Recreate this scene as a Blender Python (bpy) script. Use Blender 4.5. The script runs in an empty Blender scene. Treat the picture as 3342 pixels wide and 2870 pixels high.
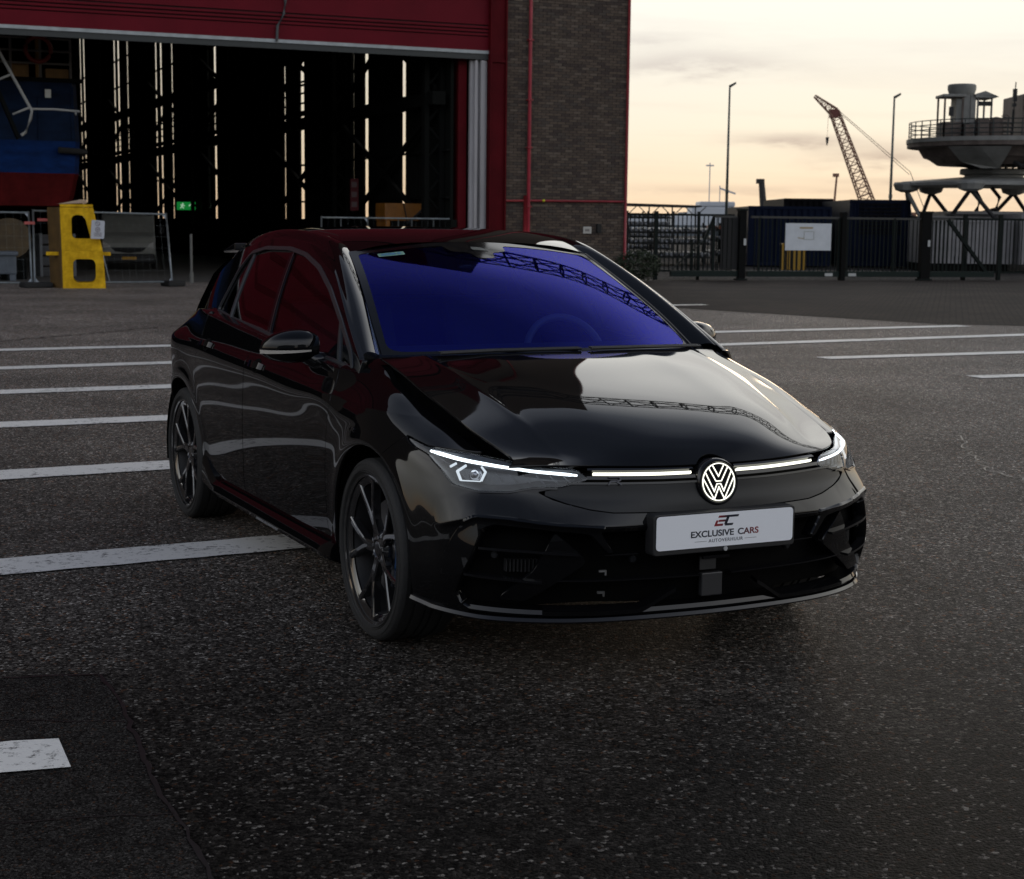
import bpy, math, random
import numpy as np
from mathutils import Matrix, Vector
random.seed(7); RNG = np.random.default_rng(5)
SC = bpy.context.scene; COL = SC.collection
rad = math.radians
# ---------------------------------------------------------------- camera
cam_d = bpy.data.cameras.new('camera'); cam = bpy.data.objects.new('camera', cam_d); COL.objects.link(cam)
cam_d.sensor_width = 36; cam_d.lens = 57.13; cam_d.clip_start = .05; cam_d.clip_end = 6000
cam.matrix_world = Matrix.Translation((0, 0, 1.466)) @ Matrix.Rotation(rad(90-7.55), 4, 'X') @ Matrix.Rotation(rad(.62), 4, 'Z')
cam_d.dof.use_dof = True; cam_d.dof.focus_distance = 5.4; cam_d.dof.aperture_fstop = 10.0
SC.camera = cam
SC.view_settings.view_transform = 'Standard'; SC.view_settings.look = 'None'
SC.view_settings.exposure = 0.0; SC.view_settings.gamma = 1.0
SC.view_settings.use_curve_mapping = False
# ---------------------------------------------------------------- dusk sky
SUN_AZ, SUN_EL = 12.0, 4.0      # degrees right of the view axis, above the horizon
w = bpy.data.worlds.new('World'); SC.world = w; w.use_nodes = True
nt = w.node_tree; nt.nodes.clear(); N = nt.nodes.new; L = nt.links.new
def mth(op, a=None, b=None, c=None):
    n = N('ShaderNodeMath'); n.operation = op
    for i, v in enumerate((a, b, c)):
        if v is None: continue
        if isinstance(v, (int, float)): n.inputs[i].default_value = v
        else: L(v, n.inputs[i])
    return n.outputs[0]
out = N('ShaderNodeOutputWorld'); bg = N('ShaderNodeBackground'); tc = N('ShaderNodeTexCoord')
sep = N('ShaderNodeSeparateXYZ'); L(tc.outputs['Generated'], sep.inputs[0])
sky = N('ShaderNodeTexSky'); sky.sky_type = 'NISHITA'; sky.sun_disc = False
sky.sun_elevation = rad(SUN_EL); sky.sun_rotation = rad(SUN_AZ); sky.air_density = 1.0; sky.dust_density = 1.5
nsky = N('ShaderNodeMixRGB'); nsky.blend_type = 'MULTIPLY'; nsky.inputs[0].default_value = 1
L(sky.outputs[0], nsky.inputs[1]); nsky.inputs[2].default_value = (.0015, .002, .003, 1)
# thin high overcast, brightest towards the sunset
ramp = N('ShaderNodeValToRGB'); L(sep.outputs[2], ramp.inputs[0])
cr = ramp.color_ramp; cr.elements[0].position = 0; cr.elements[0].color = (.93, .68, .46, 1)
cr.elements[1].position = 1; cr.elements[1].color = (.11, .14, .21, 1)
for p, c in ((.03, (.965, .80, .60)), (.06, (.965, .875, .72)), (.10, (.955, .91, .81)), (.18, (1.12, 1.10, 1.02)), (.28, (1.75, 1.72, 1.62)), (.46, (1.75, 1.74, 1.70)), (.56, (1.25, 1.27, 1.30)), (.67, (.42, .46, .54)), (.80, (.15, .18, .25))):
    e = cr.elements.new(p); e.color = (*c, 1)
dot = N('ShaderNodeVectorMath'); dot.operation = 'DOT_PRODUCT'; L(tc.outputs['Generated'], dot.inputs[0])
dot.inputs[1].default_value = (math.sin(rad(SUN_AZ)), math.cos(rad(SUN_AZ)), 0.0)
fr = N('ShaderNodeMapRange'); fr.interpolation_type = 'SMOOTHSTEP'; fr.inputs[1].default_value = -.75; fr.inputs[2].default_value = .25; L(dot.outputs['Value'], fr.inputs[0]); fac = fr.outputs[0]

cmb = N('ShaderNodeMixRGB'); cmb.blend_type = 'MULTIPLY'; cmb.inputs[0].default_value = 1
L(ramp.outputs[0], cmb.inputs[1])
tint = N('ShaderNodeMixRGB'); L(fac, tint.inputs[0]); tint.inputs[1].default_value = (.62, .66, .75, 1); tint.inputs[2].default_value = (1, 1, 1, 1)
L(tint.outputs[0], cmb.inputs[2])
# streaky clouds laid out on a plane high above
zz = mth('ADD', mth('MAXIMUM', sep.outputs[2], 0.0), .06)
px = mth('DIVIDE', sep.outputs[0], zz); py = mth('DIVIDE', sep.outputs[1], zz)
pv = N('ShaderNodeCombineXYZ'); L(px, pv.inputs[0]); L(py, pv.inputs[1])
mp = N('ShaderNodeMapping'); L(pv.outputs[0], mp.inputs[0]); mp.inputs['Rotation'].default_value = (0, 0, rad(8)); mp.inputs['Scale'].default_value = (.55, .95, 1); mp.inputs['Location'].default_value = (3.1, 1.7, 0)
nz = N('ShaderNodeTexNoise'); L(mp.outputs[0], nz.inputs[0]); nz.inputs['Scale'].default_value = 1.0; nz.inputs['Detail'].default_value = 7; nz.inputs['Roughness'].default_value = .6; nz.inputs['Distortion'].default_value = .6
cl = N('ShaderNodeValToRGB'); L(nz.outputs[0], cl.inputs[0]); cl.color_ramp.elements[0].position = .50; cl.color_ramp.elements[1].position = .74
cl.color_ramp.elements[0].color = (0, 0, 0, 1); cl.color_ramp.elements[1].color = (1, 1, 1, 1)
# three soft cloud banks low in the west, given by azimuth and elevation
az = mth('MULTIPLY', mth('ARCTAN2', sep.outputs[0], sep.outputs[1]), 57.2958); el = mth('MULTIPLY', mth('ARCSINE', sep.outputs[2]), 57.2958)
nz2 = N('ShaderNodeTexNoise'); nz2.inputs['Scale'].default_value = 1; nz2.inputs['Detail'].default_value = 6; nz2.inputs['Roughness'].default_value = .62
c3 = N('ShaderNodeCombineXYZ'); L(mth('MULTIPLY', az, .55), c3.inputs[0]); L(mth('MULTIPLY', el, 2.6), c3.inputs[1]); L(c3.outputs[0], nz2.inputs[0])
nd = mth('MULTIPLY_ADD', nz2.outputs[0], 2.0, -1.0)
bank = None
for a0, e0, sa, se, amp in ((6.2, 5.55, 2.9, .42, .75), (4.6, 6.35, 1.6, .25, .45), (9.6, 2.95, 1.9, .22, 1.0), (12.6, 2.45, 2.2, .42, .85), (8.0, 1.25, 5.0, .16, .5), (13.5, 1.55, 3.0, .14, .55), (20, 1.0, 6.0, .3, .5)):
    da = mth('DIVIDE', mth('SUBTRACT', az, a0), sa); de = mth('DIVIDE', mth('ADD', mth('SUBTRACT', el, e0), mth('MULTIPLY', nd, se*1.3)), se)
    g = mth('EXPONENT', mth('MULTIPLY', mth('ADD', mth('MULTIPLY', da, da), mth('MULTIPLY', de, de)), -1.0))
    g = mth('MULTIPLY', g, amp*1.25); bank = g if bank is None else mth('ADD', bank, g)
bank = mth('MULTIPLY', bank, mth('MULTIPLY_ADD', nz2.outputs[0], 1.6, -.15))
msk = mth('MINIMUM', mth('ADD', mth('MULTIPLY', cl.outputs[0], mth('MULTIPLY_ADD', mth('MINIMUM', sep.outputs[2], .4), 1.5, .08)), bank), .9)
cm = N('ShaderNodeMixRGB'); L(msk, cm.inputs[0]); L(cmb.outputs[0], cm.inputs[1])
cmul = N('ShaderNodeMixRGB'); cmul.blend_type = 'MULTIPLY'; cmul.inputs[0].default_value = 1; L(cmb.outputs[0], cmul.inputs[1]); cmul.inputs[2].default_value = (.60, .57, .62, 1)
L(cmul.outputs[0], cm.inputs[2])
add = N('ShaderNodeMixRGB'); add.blend_type = 'ADD'; add.inputs[0].default_value = 1; L(cm.outputs[0], add.inputs[1]); L(nsky.outputs[0], add.inputs[2])
L(add.outputs[0], bg.inputs[0]); bg.inputs[1].default_value = 1.0
L(bg.outputs[0], out.inputs[0])
# ---------------------------------------------------------------- low, veiled sun
sd = bpy.data.lights.new('sun', 'SUN'); sd.energy = .12; sd.angle = rad(10); sd.color = (1, .72, .46)
so = bpy.data.objects.new('sun', sd); COL.objects.link(so)
so.rotation_euler = Vector((math.sin(rad(SUN_AZ))*math.cos(rad(SUN_EL)), math.cos(rad(SUN_AZ))*math.cos(rad(SUN_EL)), math.sin(rad(SUN_EL)))).to_track_quat('Z', 'Y').to_euler()
# ---------------------------------------------------------------- numeric core
def spl(ts, P, t):
    """natural cubic spline through P (n,k) at knots ts, evaluated at t (m)"""
    ts = np.asarray(ts, float); P = np.asarray(P, float); t = np.asarray(t, float)
    if P.ndim == 1: P = P[:, None]
    n = len(ts); hh = np.diff(ts)
    A = np.eye(n); B = np.zeros_like(P)
    for i in range(1, n-1):
        A[i, i-1] = hh[i-1]; A[i, i] = 2*(hh[i-1]+hh[i]); A[i, i+1] = hh[i]
        B[i] = 6*((P[i+1]-P[i])/hh[i]-(P[i]-P[i-1])/hh[i-1])
    M = np.linalg.solve(A, B)
    k = np.clip(np.searchsorted(ts, t, side='right')-1, 0, n-2)
    a = (ts[k+1]-t)/hh[k]; b = (t-ts[k])/hh[k]; h2 = hh[k]**2
    a = a[:, None]; b = b[:, None]; h2 = h2[:, None]
    return a*P[k]+b*P[k+1]+((a**3-a)*M[k]+(b**3-b)*M[k+1])*h2/6
def tensor(Pg, su, sv, u, v):
    """Pg (nu,nv,3) control net interpolated by splines"""
    nu, nv = Pg.shape[:2]
    Q = spl(su, Pg.reshape(nu, -1), u).reshape(len(u), nv, 3)
    R = spl(sv, Q.transpose(1, 0, 2).reshape(nv, -1), v).reshape(len(v), len(u), 3)
    return R.transpose(1, 0, 2)
def polysdf(pts, poly):
    """signed distance, positive inside"""
    pts = np.asarray(pts, float); poly = np.asarray(poly, float)
    a = poly; b = np.roll(poly, -1, axis=0)
    d2 = np.full(len(pts), 1e18); ins = np.zeros(len(pts), bool)
    for i in range(len(a)):
        e = b[i]-a[i]; w = pts-a[i]
        tt = np.clip((w@e)/(e@e+1e-18), 0, 1)
        r = w-tt[:, None]*e
        d2 = np.minimum(d2, (r*r).sum(1))
        c = ((a[i, 1] > pts[:, 1]) != (b[i, 1] > pts[:, 1]))
        with np.errstate(divide='ignore', invalid='ignore'):
            xs = (b[i, 0]-a[i, 0])*(pts[:, 1]-a[i, 1])/(b[i, 1]-a[i, 1])+a[i, 0]
        ins ^= (c & (pts[:, 0] < xs))
    return np.where(ins, 1, -1)*np.sqrt(d2)
def smoothpoly(poly, n=6, closed=True, rad=None):
    """round polygon corners"""
    poly = np.asarray(poly, float); out = []; N = len(poly)
    for i in range(N):
        p0, p1, p2 = poly[i-1], poly[i], poly[(i+1) % N]
        r = rad if np.isscalar(rad) or rad is None else rad[i]
        d0 = np.linalg.norm(p0-p1); d2 = np.linalg.norm(p2-p1)
        k = min(0.45*d0, 0.45*d2, r if r is not None else 9)
        a = p1+(p0-p1)/d0*k; b = p1+(p2-p1)/d2*k
        for t in np.linspace(0, 1, n): out.append((1-t)**2*a+2*t*(1-t)*p1+t*t*b)
    return np.array(out)
def clipmesh(V, F, d):
    """keep the part of polygon mesh where d>0; V (n,k), F list of index lists"""
    V = list(map(tuple, V)); d = list(d); cache = {}; out = []
    n0 = len(V); arr = np.array(V)
    for f in F:
        s = [d[i] > 0 for i in f]
        if all(s): out.append(list(f)); continue
        if not any(s): continue
        g = []; m = len(f)
        for k in range(m):
            i, j = f[k], f[(k+1) % m]
            if s[k]: g.append(i)
            if s[k] != s[(k+1) % m]:
                key = (min(i, j), max(i, j))
                if key not in cache:
                    t = d[key[0]]/(d[key[0]]-d[key[1]])
                    t = min(max(t, 1e-3), 1-1e-3)
                    V.append(tuple(arr[key[0]]*(1-t)+arr[key[1]]*t)); cache[key] = len(V)-1
                g.append(cache[key])
        if len(g) >= 3: out.append(g)
    used = sorted({i for f in out for i in f}); m = {o: k for k, o in enumerate(used)}
    return np.array([V[i] for i in used]).reshape(len(used), -1), [[m[i] for i in f] for f in out]
def gridmesh(P):
    nu, nv = P.shape[:2]
    F = []
    for i in range(nu-1):
        for j in range(nv-1):
            a = i*nv+j; F.append([a, a+nv, a+nv+1, a+1])
    return P.reshape(nu*nv, -1), F
# ---------------------------------------------------------------- hatchback surfaces (half car, y>0 is the car's left)
def zb(x): return .905+.055*(-x) if x > -2.5 else 1.0425-.10*(-x-2.5)
def sidecol(x):
    q = -x
    z6 = .80+.03*q; z9 = zb(x)
    Y = [.845, .868, .879, .888, .894, .894, .888, .874, .853, .834, .806]
    Z = [.205, .30, .42, .54, .66, .75+.012*q, z6, z6+.03, (z6+.03+z9)/2+.003, z9, z9+.006]
    dy = 0
    if x < -2.6: dy = -.045*((-2.6-x)/.4)**2
    k = max(0, min(1, (-x-2.4)/.5)); Y[8] -= .045*k; Y[9] -= .075*k; Y[10] -= .080*k; Y[7] -= .012*k
    return [(x, y+dy, z) for y, z in zip(Y, Z)]
ACOLS = []
for x, y in ((-3.41, 0), (-3.405, .22), (-3.38, .42), (-3.31, .60), (-3.20, .735), (-3.06, .805)):
    k = [(-3.0-x)*.25, .0]
    c = []
    for r, (zz, in_) in enumerate([(.23, -.05), (.31, -.02), (.42, 0), (.54, 0), (.66, -.01), (.78, -.03), (.875, -.04), (.90, -.055), (.94, -.085), (.975, -.125), (.98, -.16)]):
        sc = 1+in_*1.0; c.append((x-in_*.9*(1 if x < -3.1 else .4), y*sc, zz))
    ACOLS.append(c)
for x in (-2.9, -2.63, -2.2, -1.7, -1.2, -.75): ACOLS.append(sidecol(x))
def col(Y, Z, X): return [(a, b, c) for a, b, c in zip(X, Y, Z)]
_c = sidecol(-.42); _c[10] = (-.43, .765, .948); ACOLS.append(_c)
ACOLS.append(col([.852, .870, .881, .890, .896, .893, .884, .868, .842, .808, .722],
                 [.205, .30, .42, .54, .66, .75, .803, .835, .882, .925, .968], [-.32]*11))
ACOLS.append(col([.862, .876, .885, .893, .898, .893, .882, .863, .832, .792, .731],
                 [.205, .30, .42, .54, .66, .745, .795, .825, .868, .900, .918], [-.16]*9+[-.155, -.14]))
ACOLS.append(col([.868, .879, .887, .893, .897, .890, .877, .856, .824, .783, .734],
                 [.205, .30, .42, .54, .66, .738, .785, .813, .845, .868, .878], [0]*9+[.0, .0]))
ACOLS.append(col([.872, .881, .886, .889, .889, .880, .864, .842, .809, .770, .729],
                 [.205, .30, .41, .525, .64, .708, .755, .783, .808, .824, .833], [.15]*11))
ACOLS.append(col([.872, .882, .884, .882, .875, .862, .846, .824, .790, .752, .717],
                 [.208, .30, .40, .51, .61, .67, .717, .747, .770, .785, .791], [.30]*11))
ACOLS.append(col([.840, .858, .861, .857, .846, .832, .817, .799, .769, .735, .702],
                 [.21, .30, .395, .495, .58, .64, .687, .716, .736, .749, .757], [.45, .455, .455, .45, .445, .437, .43, .43, .435, .43, .42]))
ACOLS.append(col([.79, .81, .815, .81, .796, .778, .763, .750, .733, .71, .687],
                 [.214, .30, .39, .485, .57, .63, .673, .701, .717, .728, .733], [.565, .58, .585, .58, .57, .56, .555, .55, .545, .53, .51]))
ACOLS.append(col([.70, .715, .72, .715, .70, .682, .672, .665, .658, .648, .635],
                 [.218, .302, .388, .475, .56, .622, .665, .691, .704, .711, .716], [.68, .70, .705, .70, .685, .672, .665, .658, .650, .637, .622]))
ACOLS.append(col([.575, .585, .59, .59, .58, .57, .56, .556, .553, .550, .545],
                 [.221, .30, .384, .472, .555, .618, .662, .686, .698, .703, .706], [.765, .785, .79, .79, .775, .762, .753, .745, .738, .730, .72]))
ACOLS.append(col([.42, .43, .43, .43, .425, .42, .418, .416, .414, .412, .41],
                 [.223, .30, .382, .470, .551, .616, .66, .683, .694, .698, .700], [.82, .842, .85, .85, .838, .822, .812, .803, .797, .79, .785]))
ACOLS.append(col([.21]*11, [.224, .30, .38, .468, .549, .614, .659, .681, .690, .694, .696],
                 [.85, .872, .882, .882, .875, .862, .852, .842, .836, .830, .825]))
ACOLS.append(col([0]*11, [.225, .30, .38, .467, .548, .613, .659, .681, .690, .693, .695],
                 [.86, .882, .892, .892, .884, .872, .864, .855, .849, .843, .838]))
ACT = np.array(ACOLS)                                  # (ncol, nrow, 3) rear centre -> front centre
_m = ACT[-3:-1][::-1] * np.array([1, -1, 1])           # mirrored columns past the nose, for a smooth centre
ACTX = np.concatenate([ACT, _m])
_d = np.linalg.norm(np.diff(ACTX[:, 4], axis=0), axis=1)
SK = np.concatenate([[0], np.cumsum(_d)]); SK = SK[len(ACT)-1]-SK  # S = arc length from nose centre
SKr = SK[::-1].copy(); ACTr = ACTX[::-1].copy()
RK = np.array([0, .095, .19, .285, .375, .455, .51, .545, .59, .635, .69])
SMAX = SK[0]
def Asurf(S, r): return tensor(ACTr, SKr, RK, np.asarray(S), np.asarray(r))
HT = np.array([
 [(-.19, 0, .984), (-.20, .22, .983), (-.225, .44, .979), (-.27, .62, .973), (-.32, .722, .967)],
 [(.0, 0, .960), (-.005, .22, .957), (-.02, .44, .948), (-.05, .61, .926), (-.14, .731, .917)],
 [(.2, 0, .925), (.19, .22, .921), (.17, .44, .909), (.14, .61, .876), (.07, .732, .855)],
 [(.40, 0, .885), (.39, .22, .880), (.36, .43, .863), (.31, .595, .827), (.24, .722, .808)],
 [(.57, 0, .841), (.56, .22, .836), (.52, .42, .817), (.45, .575, .784), (.37, .708, .771)],
 [(.70, 0, .794), (.69, .22, .789), (.64, .40, .771), (.55, .553, .755), (.45, .697, .750)],
 [(.79, 0, .745), (.78, .21, .742), (.73, .39, .731), (.638, .548, .727), (.495, .69, .737)],
 [(.835, 0, .697), (.822, .21, .698), (.780, .41, .7035), (.666, .598, .7135), (.508, .687, .7345)]])
HU = np.array([0, .19, .39, .60, .78, .93, 1.04, 1.12]); HV = np.array([-.44, -.22, 0, .22, .44, .62, .74])
def Hsurf(u, v):
    T = np.concatenate([HT[:, 2:0:-1]*np.array([1, -1, 1]), HT], axis=1)
    return tensor(T, HU, HV, np.asarray(u), np.asarray(v))
def yg(x, z):
    d = z-.95
    y = .822-.35*d-.30*d*d
    if np.isscalar(x): x = np.array(x)
    return y-.018*np.clip((x+1.5)/1.1, 0, 9)**2-.17*np.clip((-1.9-x)/1.3, 0, 9)**2
RRX = [(-.34, .968), (-.55, 1.075), (-.8, 1.198), (-1.05, 1.300), (-1.3, 1.358), (-1.6, 1.381), (-2.0, 1.382), (-2.4, 1.338), (-2.75, 1.25), (-3.05, 1.14)]
RR = np.array([(x, float(yg(x, z)), z) for x, z in RRX])
RE = np.array([(-.40, .686, .972), (-.55, .663, 1.068), (-.8, .612, 1.203), (-1.105, .552, 1.338), (-1.3, .54, 1.392), (-1.6, .533, 1.418),
               (-2.0, .528, 1.422), (-2.4, .508, 1.392), (-2.75, .475, 1.340), (-3.05, .435, 1.268)])
WT = np.array([[(xc+(xe-xc)*(q/.69)**2, ye*q/.69*(1+.04*(1-(q/.69)**2)), zc+(ze-zc)*(q/.69)**2) for q in (0, .25, .5, .69)]
    for xc, zc, xe, ye, ze in ((-.215, .984, -.40, .683, .972), (-.470, 1.118, -.60, .648, 1.094), (-.770, 1.252, -.85, .598, 1.222), (-1.150, 1.386, -1.105, .549, 1.337))])   # windscreen rows bottom -> top
def Wsurf(u, v):
    T = np.concatenate([WT[:, 2:0:-1]*np.array([1, -1, 1]), WT], axis=1)
    return tensor(T, [0, .28, .60, 1.], [-.5, -.25, 0, .25, .5, .69], np.asarray(u), np.asarray(v))
RT = [(-1.155, 1.388), (-1.30, 1.417), (-1.55, 1.442), (-1.9, 1.450), (-2.3, 1.442), (-2.7, 1.405), (-3.0, 1.348), (-3.14, 1.312)]
# ---------------------------------------------------------------- object helpers
def tag(o, label=None, cat=None, group=None, kind=None):
    if label: o['label'] = label
    if cat: o['category'] = cat
    if group: o['group'] = group
    if kind: o['kind'] = kind
    return o
def thing(name, loc, label, cat, rz=0, group=None):
    o = bpy.data.objects.new(name, None); COL.objects.link(o); o.location = loc; o.rotation_euler = (0, 0, rz)
    o.empty_display_size = .2
    return tag(o, label, cat, group)
def mesh_obj(name, V, F, mat, parent=None, smooth=False, sharp=None):
    me = bpy.data.meshes.new(name)
    me.from_pydata([tuple(map(float, v)) for v in V], [], [list(map(int, f)) for f in F]); me.update()
    if mat: me.materials.append(mat)
    if smooth: me.polygons.foreach_set('use_smooth', [True]*len(me.polygons))
    if sharp: me.set_sharp_from_angle(angle=rad(sharp))
    o = bpy.data.objects.new(name, me); COL.objects.link(o)
    if parent: o.parent = parent
    return o
def inst(o, loc=None, rot=None, parent='same', scale=None):
    c = o.copy(); COL.objects.link(c)
    if parent != 'same': c.parent = parent
    if loc is not None: c.location = loc
    if rot is not None: c.rotation_euler = rot
    if scale is not None: c.scale = scale
    return c
def copy_tree(o, parent=None):
    c = o.copy(); COL.objects.link(c); c.parent = parent
    for ch in list(o.children): copy_tree(ch, c)
    return c
class MB:
    def __init__(s): s.V = []; s.F = []
    def add(s, V, F):
        n = len(s.V); s.V += [tuple(v) for v in V]; s.F += [[i+n for i in f] for f in F]; return s
    def box(s, x0, x1, y0, y1, z0, z1):
        V = [(x, y, z) for x in (x0, x1) for y in (y0, y1) for z in (z0, z1)]
        return s.add(V, [[0, 1, 3, 2], [4, 6, 7, 5], [0, 4, 5, 1], [2, 3, 7, 6], [0, 2, 6, 4], [1, 5, 7, 3]])
    def bar(s, a, b, w, h=None, n=4, r2=None, up=(0, 0, 1)):
        """straight bar from a to b: n=4 rectangular w x h, else round of radius w"""
        a = np.array(a, float); b = np.array(b, float); d = b-a; d = d/np.linalg.norm(d)
        u = np.array(up, float)
        if abs(d@u) > .98: u = np.array((1., 0, 0))
        e = np.cross(d, u); e /= np.linalg.norm(e); f = np.cross(e, d)
        if n == 4:
            h = h or w; o = [(-w/2, -h/2), (w/2, -h/2), (w/2, h/2), (-w/2, h/2)]; o2 = o
        else:
            q = w if r2 is None else r2
            o = [(w*math.cos(2*math.pi*i/n), w*math.sin(2*math.pi*i/n)) for i in range(n)]
            o2 = [(q*math.cos(2*math.pi*i/n), q*math.sin(2*math.pi*i/n)) for i in range(n)]
        V = [a+e*x+f*y for x, y in o]+[b+e*x+f*y for x, y in o2]; m = len(o)
        F = [[i, i+m, (i+1) % m+m, (i+1) % m] for i in range(m)]+[list(range(m)), list(range(2*m-1, m-1, -1))]
        return s.add(V, F)
    def tube(s, pts, r, n=8, closed=False):
        P = np.array(pts, float); m = len(P); V = []; F = []
        ref = np.array((0, 0, 1.))
        for i in range(m):
            if closed: d = P[(i+1) % m]-P[i-1]
            else: d = P[min(i+1, m-1)]-P[max(i-1, 0)]
            d /= np.linalg.norm(d); u = ref if abs(d@ref) < .95 else np.array((1., 0, 0))
            e = np.cross(d, u); e /= np.linalg.norm(e); f = np.cross(e, d)
            rr = r if np.isscalar(r) else r[i]
            V += [P[i]+rr*(e*math.cos(2*math.pi*k/n)+f*math.sin(2*math.pi*k/n)) for k in range(n)]
        for i in range(m if closed else m-1):
            j = (i+1) % m
            for k in range(n): F.append([i*n+k, j*n+k, j*n+(k+1) % n, i*n+(k+1) % n])
        if not closed: F += [list(range(n))[::-1], [(m-1)*n+k for k in range(n)]]
        return s.add(V, F)
    def prism(s, poly, axis, a, b):
        """poly 2D extruded along axis from a to b"""
        n = len(poly)
        def P(p, t):
            return {'x': (t, p[0], p[1]), 'y': (p[0], t, p[1]), 'z': (p[0], p[1], t)}[axis]
        V = [P(p, a) for p in poly]+[P(p, b) for p in poly]
        F = [[i, (i+1) % n, (i+1) % n+n, i+n] for i in range(n)]+[list(range(n))[::-1], list(range(n, 2*n))]
        return s.add(V, F)
    def frame(s, outer, inner, axis, a, b):
        """plate with a hole: outer and inner outlines of equal point count"""
        n = len(outer)
        def P(p, t):
            return {'x': (t, p[0], p[1]), 'y': (p[0], t, p[1]), 'z': (p[0], p[1], t)}[axis]
        V = [P(p, t) for t in (a, b) for q in (outer, inner) for p in q]
        F = []
        for i in range(n):
            j = (i+1) % n
            F += [[i, j, n+j, n+i], [2*n+i, 3*n+i, 3*n+j, 2*n+j], [i, 2*n+i, 2*n+j, j], [n+i, n+j, 3*n+j, 3*n+i]]
        return s.add(V, F)
    def lathe(s, prof, n=32, axis='z', c=(0, 0, 0), a0=0, a1=2*math.pi):
        m = len(prof); full = abs(a1-a0-2*math.pi) < 1e-6; V = []; F = []; k = n if full else n+1
        for i in range(k):
            t = a0+(a1-a0)*i/n; C, S_ = math.cos(t), math.sin(t)
            for r, z in prof:
                p = {'z': (r*C, r*S_, z), 'y': (r*C, z, r*S_), 'x': (z, r*C, r*S_)}[axis]
                V.append((p[0]+c[0], p[1]+c[1], p[2]+c[2]))
        for i in range(n):
            j = (i+1) % k
            for q in range(m-1): F.append([i*m+q, j*m+q, j*m+q+1, i*m+q+1])
        return s.add(V, F)
    def sphere(s, c, r, n=10, m=6, sc=(1, 1, 1)):
        pr = [(r*math.sin(math.pi*i/m), -r*math.cos(math.pi*i/m)) for i in range(m+1)]
        V0 = len(s.V); s.lathe(pr, n); 
        for i in range(V0, len(s.V)):
            v = s.V[i]; s.V[i] = (v[0]*sc[0]+c[0], v[1]*sc[1]+c[1], v[2]*sc[2]+c[2])
        return s
    def build(s, name, mat, parent=None, smooth=False, sharp=None, bevel=0, seg=2):
        o = mesh_obj(name, s.V, s.F, mat, parent, smooth or bool(sharp), sharp)
        if bevel:
            m = o.modifiers.new('bevel', 'BEVEL'); m.width = bevel; m.segments = seg; m.limit_method = 'ANGLE'; m.angle_limit = rad(35)
        return o
# ---------------------------------------------------------------- materials
MATS = {}
def pm(name, col, rough=.5, metal=0, var=0, vscale=3, bump=0, bscale=40, coat=0, spec=.5, emit=None, estr=0, ior=1.5, detail=4, vcol=None, stretch=None, bdist=.01):
    if name in MATS: return MATS[name]
    m = bpy.data.materials.new(name); m.use_nodes = True; t = m.node_tree; b = t.nodes['Principled BSDF']
    b.inputs['Base Color'].default_value = (*col, 1); b.inputs['Roughness'].default_value = rough; b.inputs['Metallic'].default_value = metal
    b.inputs['Specular IOR Level'].default_value = spec; b.inputs['IOR'].default_value = ior
    b.inputs['Coat Weight'].default_value = coat; b.inputs['Coat Roughness'].default_value = .03
    if emit: b.inputs['Emission Color'].default_value = (*emit, 1); b.inputs['Emission Strength'].default_value = estr
    if var or bump:
        tcn = t.nodes.new('ShaderNodeTexCoord'); src = tcn.outputs['Object']
        if stretch:
            mpn = t.nodes.new('ShaderNodeMapping'); mpn.inputs['Scale'].default_value = stretch; t.links.new(src, mpn.inputs[0]); src = mpn.outputs[0]
    if var:
        n = t.nodes.new('ShaderNodeTexNoise'); n.inputs['Scale'].default_value = vscale; n.inputs['Detail'].default_value = detail; n.inputs['Roughness'].default_value = .65
        t.links.new(src, n.inputs['Vector'])
        r = t.nodes.new('ShaderNodeMapRange'); r.inputs[1].default_value = .3; r.inputs[2].default_value = .7; t.links.new(n.outputs[0], r.inputs[0])
        x = t.nodes.new('ShaderNodeMixRGB'); t.links.new(r.outputs[0], x.inputs[0])
        x.inputs[1].default_value = (*[c*(1-var) for c in col], 1); x.inputs[2].default_value = (*(vcol or [min(1, c*(1+var)) for c in col]), 1)
        t.links.new(x.outputs[0], b.inputs['Base Color'])
    if bump:
        n2 = t.nodes.new('ShaderNodeTexNoise'); n2.inputs['Scale'].default_value = bscale; n2.inputs['Detail'].default_value = 5; t.links.new(src, n2.inputs['Vector'])
        bn = t.nodes.new('ShaderNodeBump'); bn.inputs['Strength'].default_value = bump; bn.inputs['Distance'].default_value = bdist
        t.links.new(n2.outputs[0], bn.inputs['Height']); t.links.new(bn.outputs[0], b.inputs['Normal'])
    MATS[name] = m; return m
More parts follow.
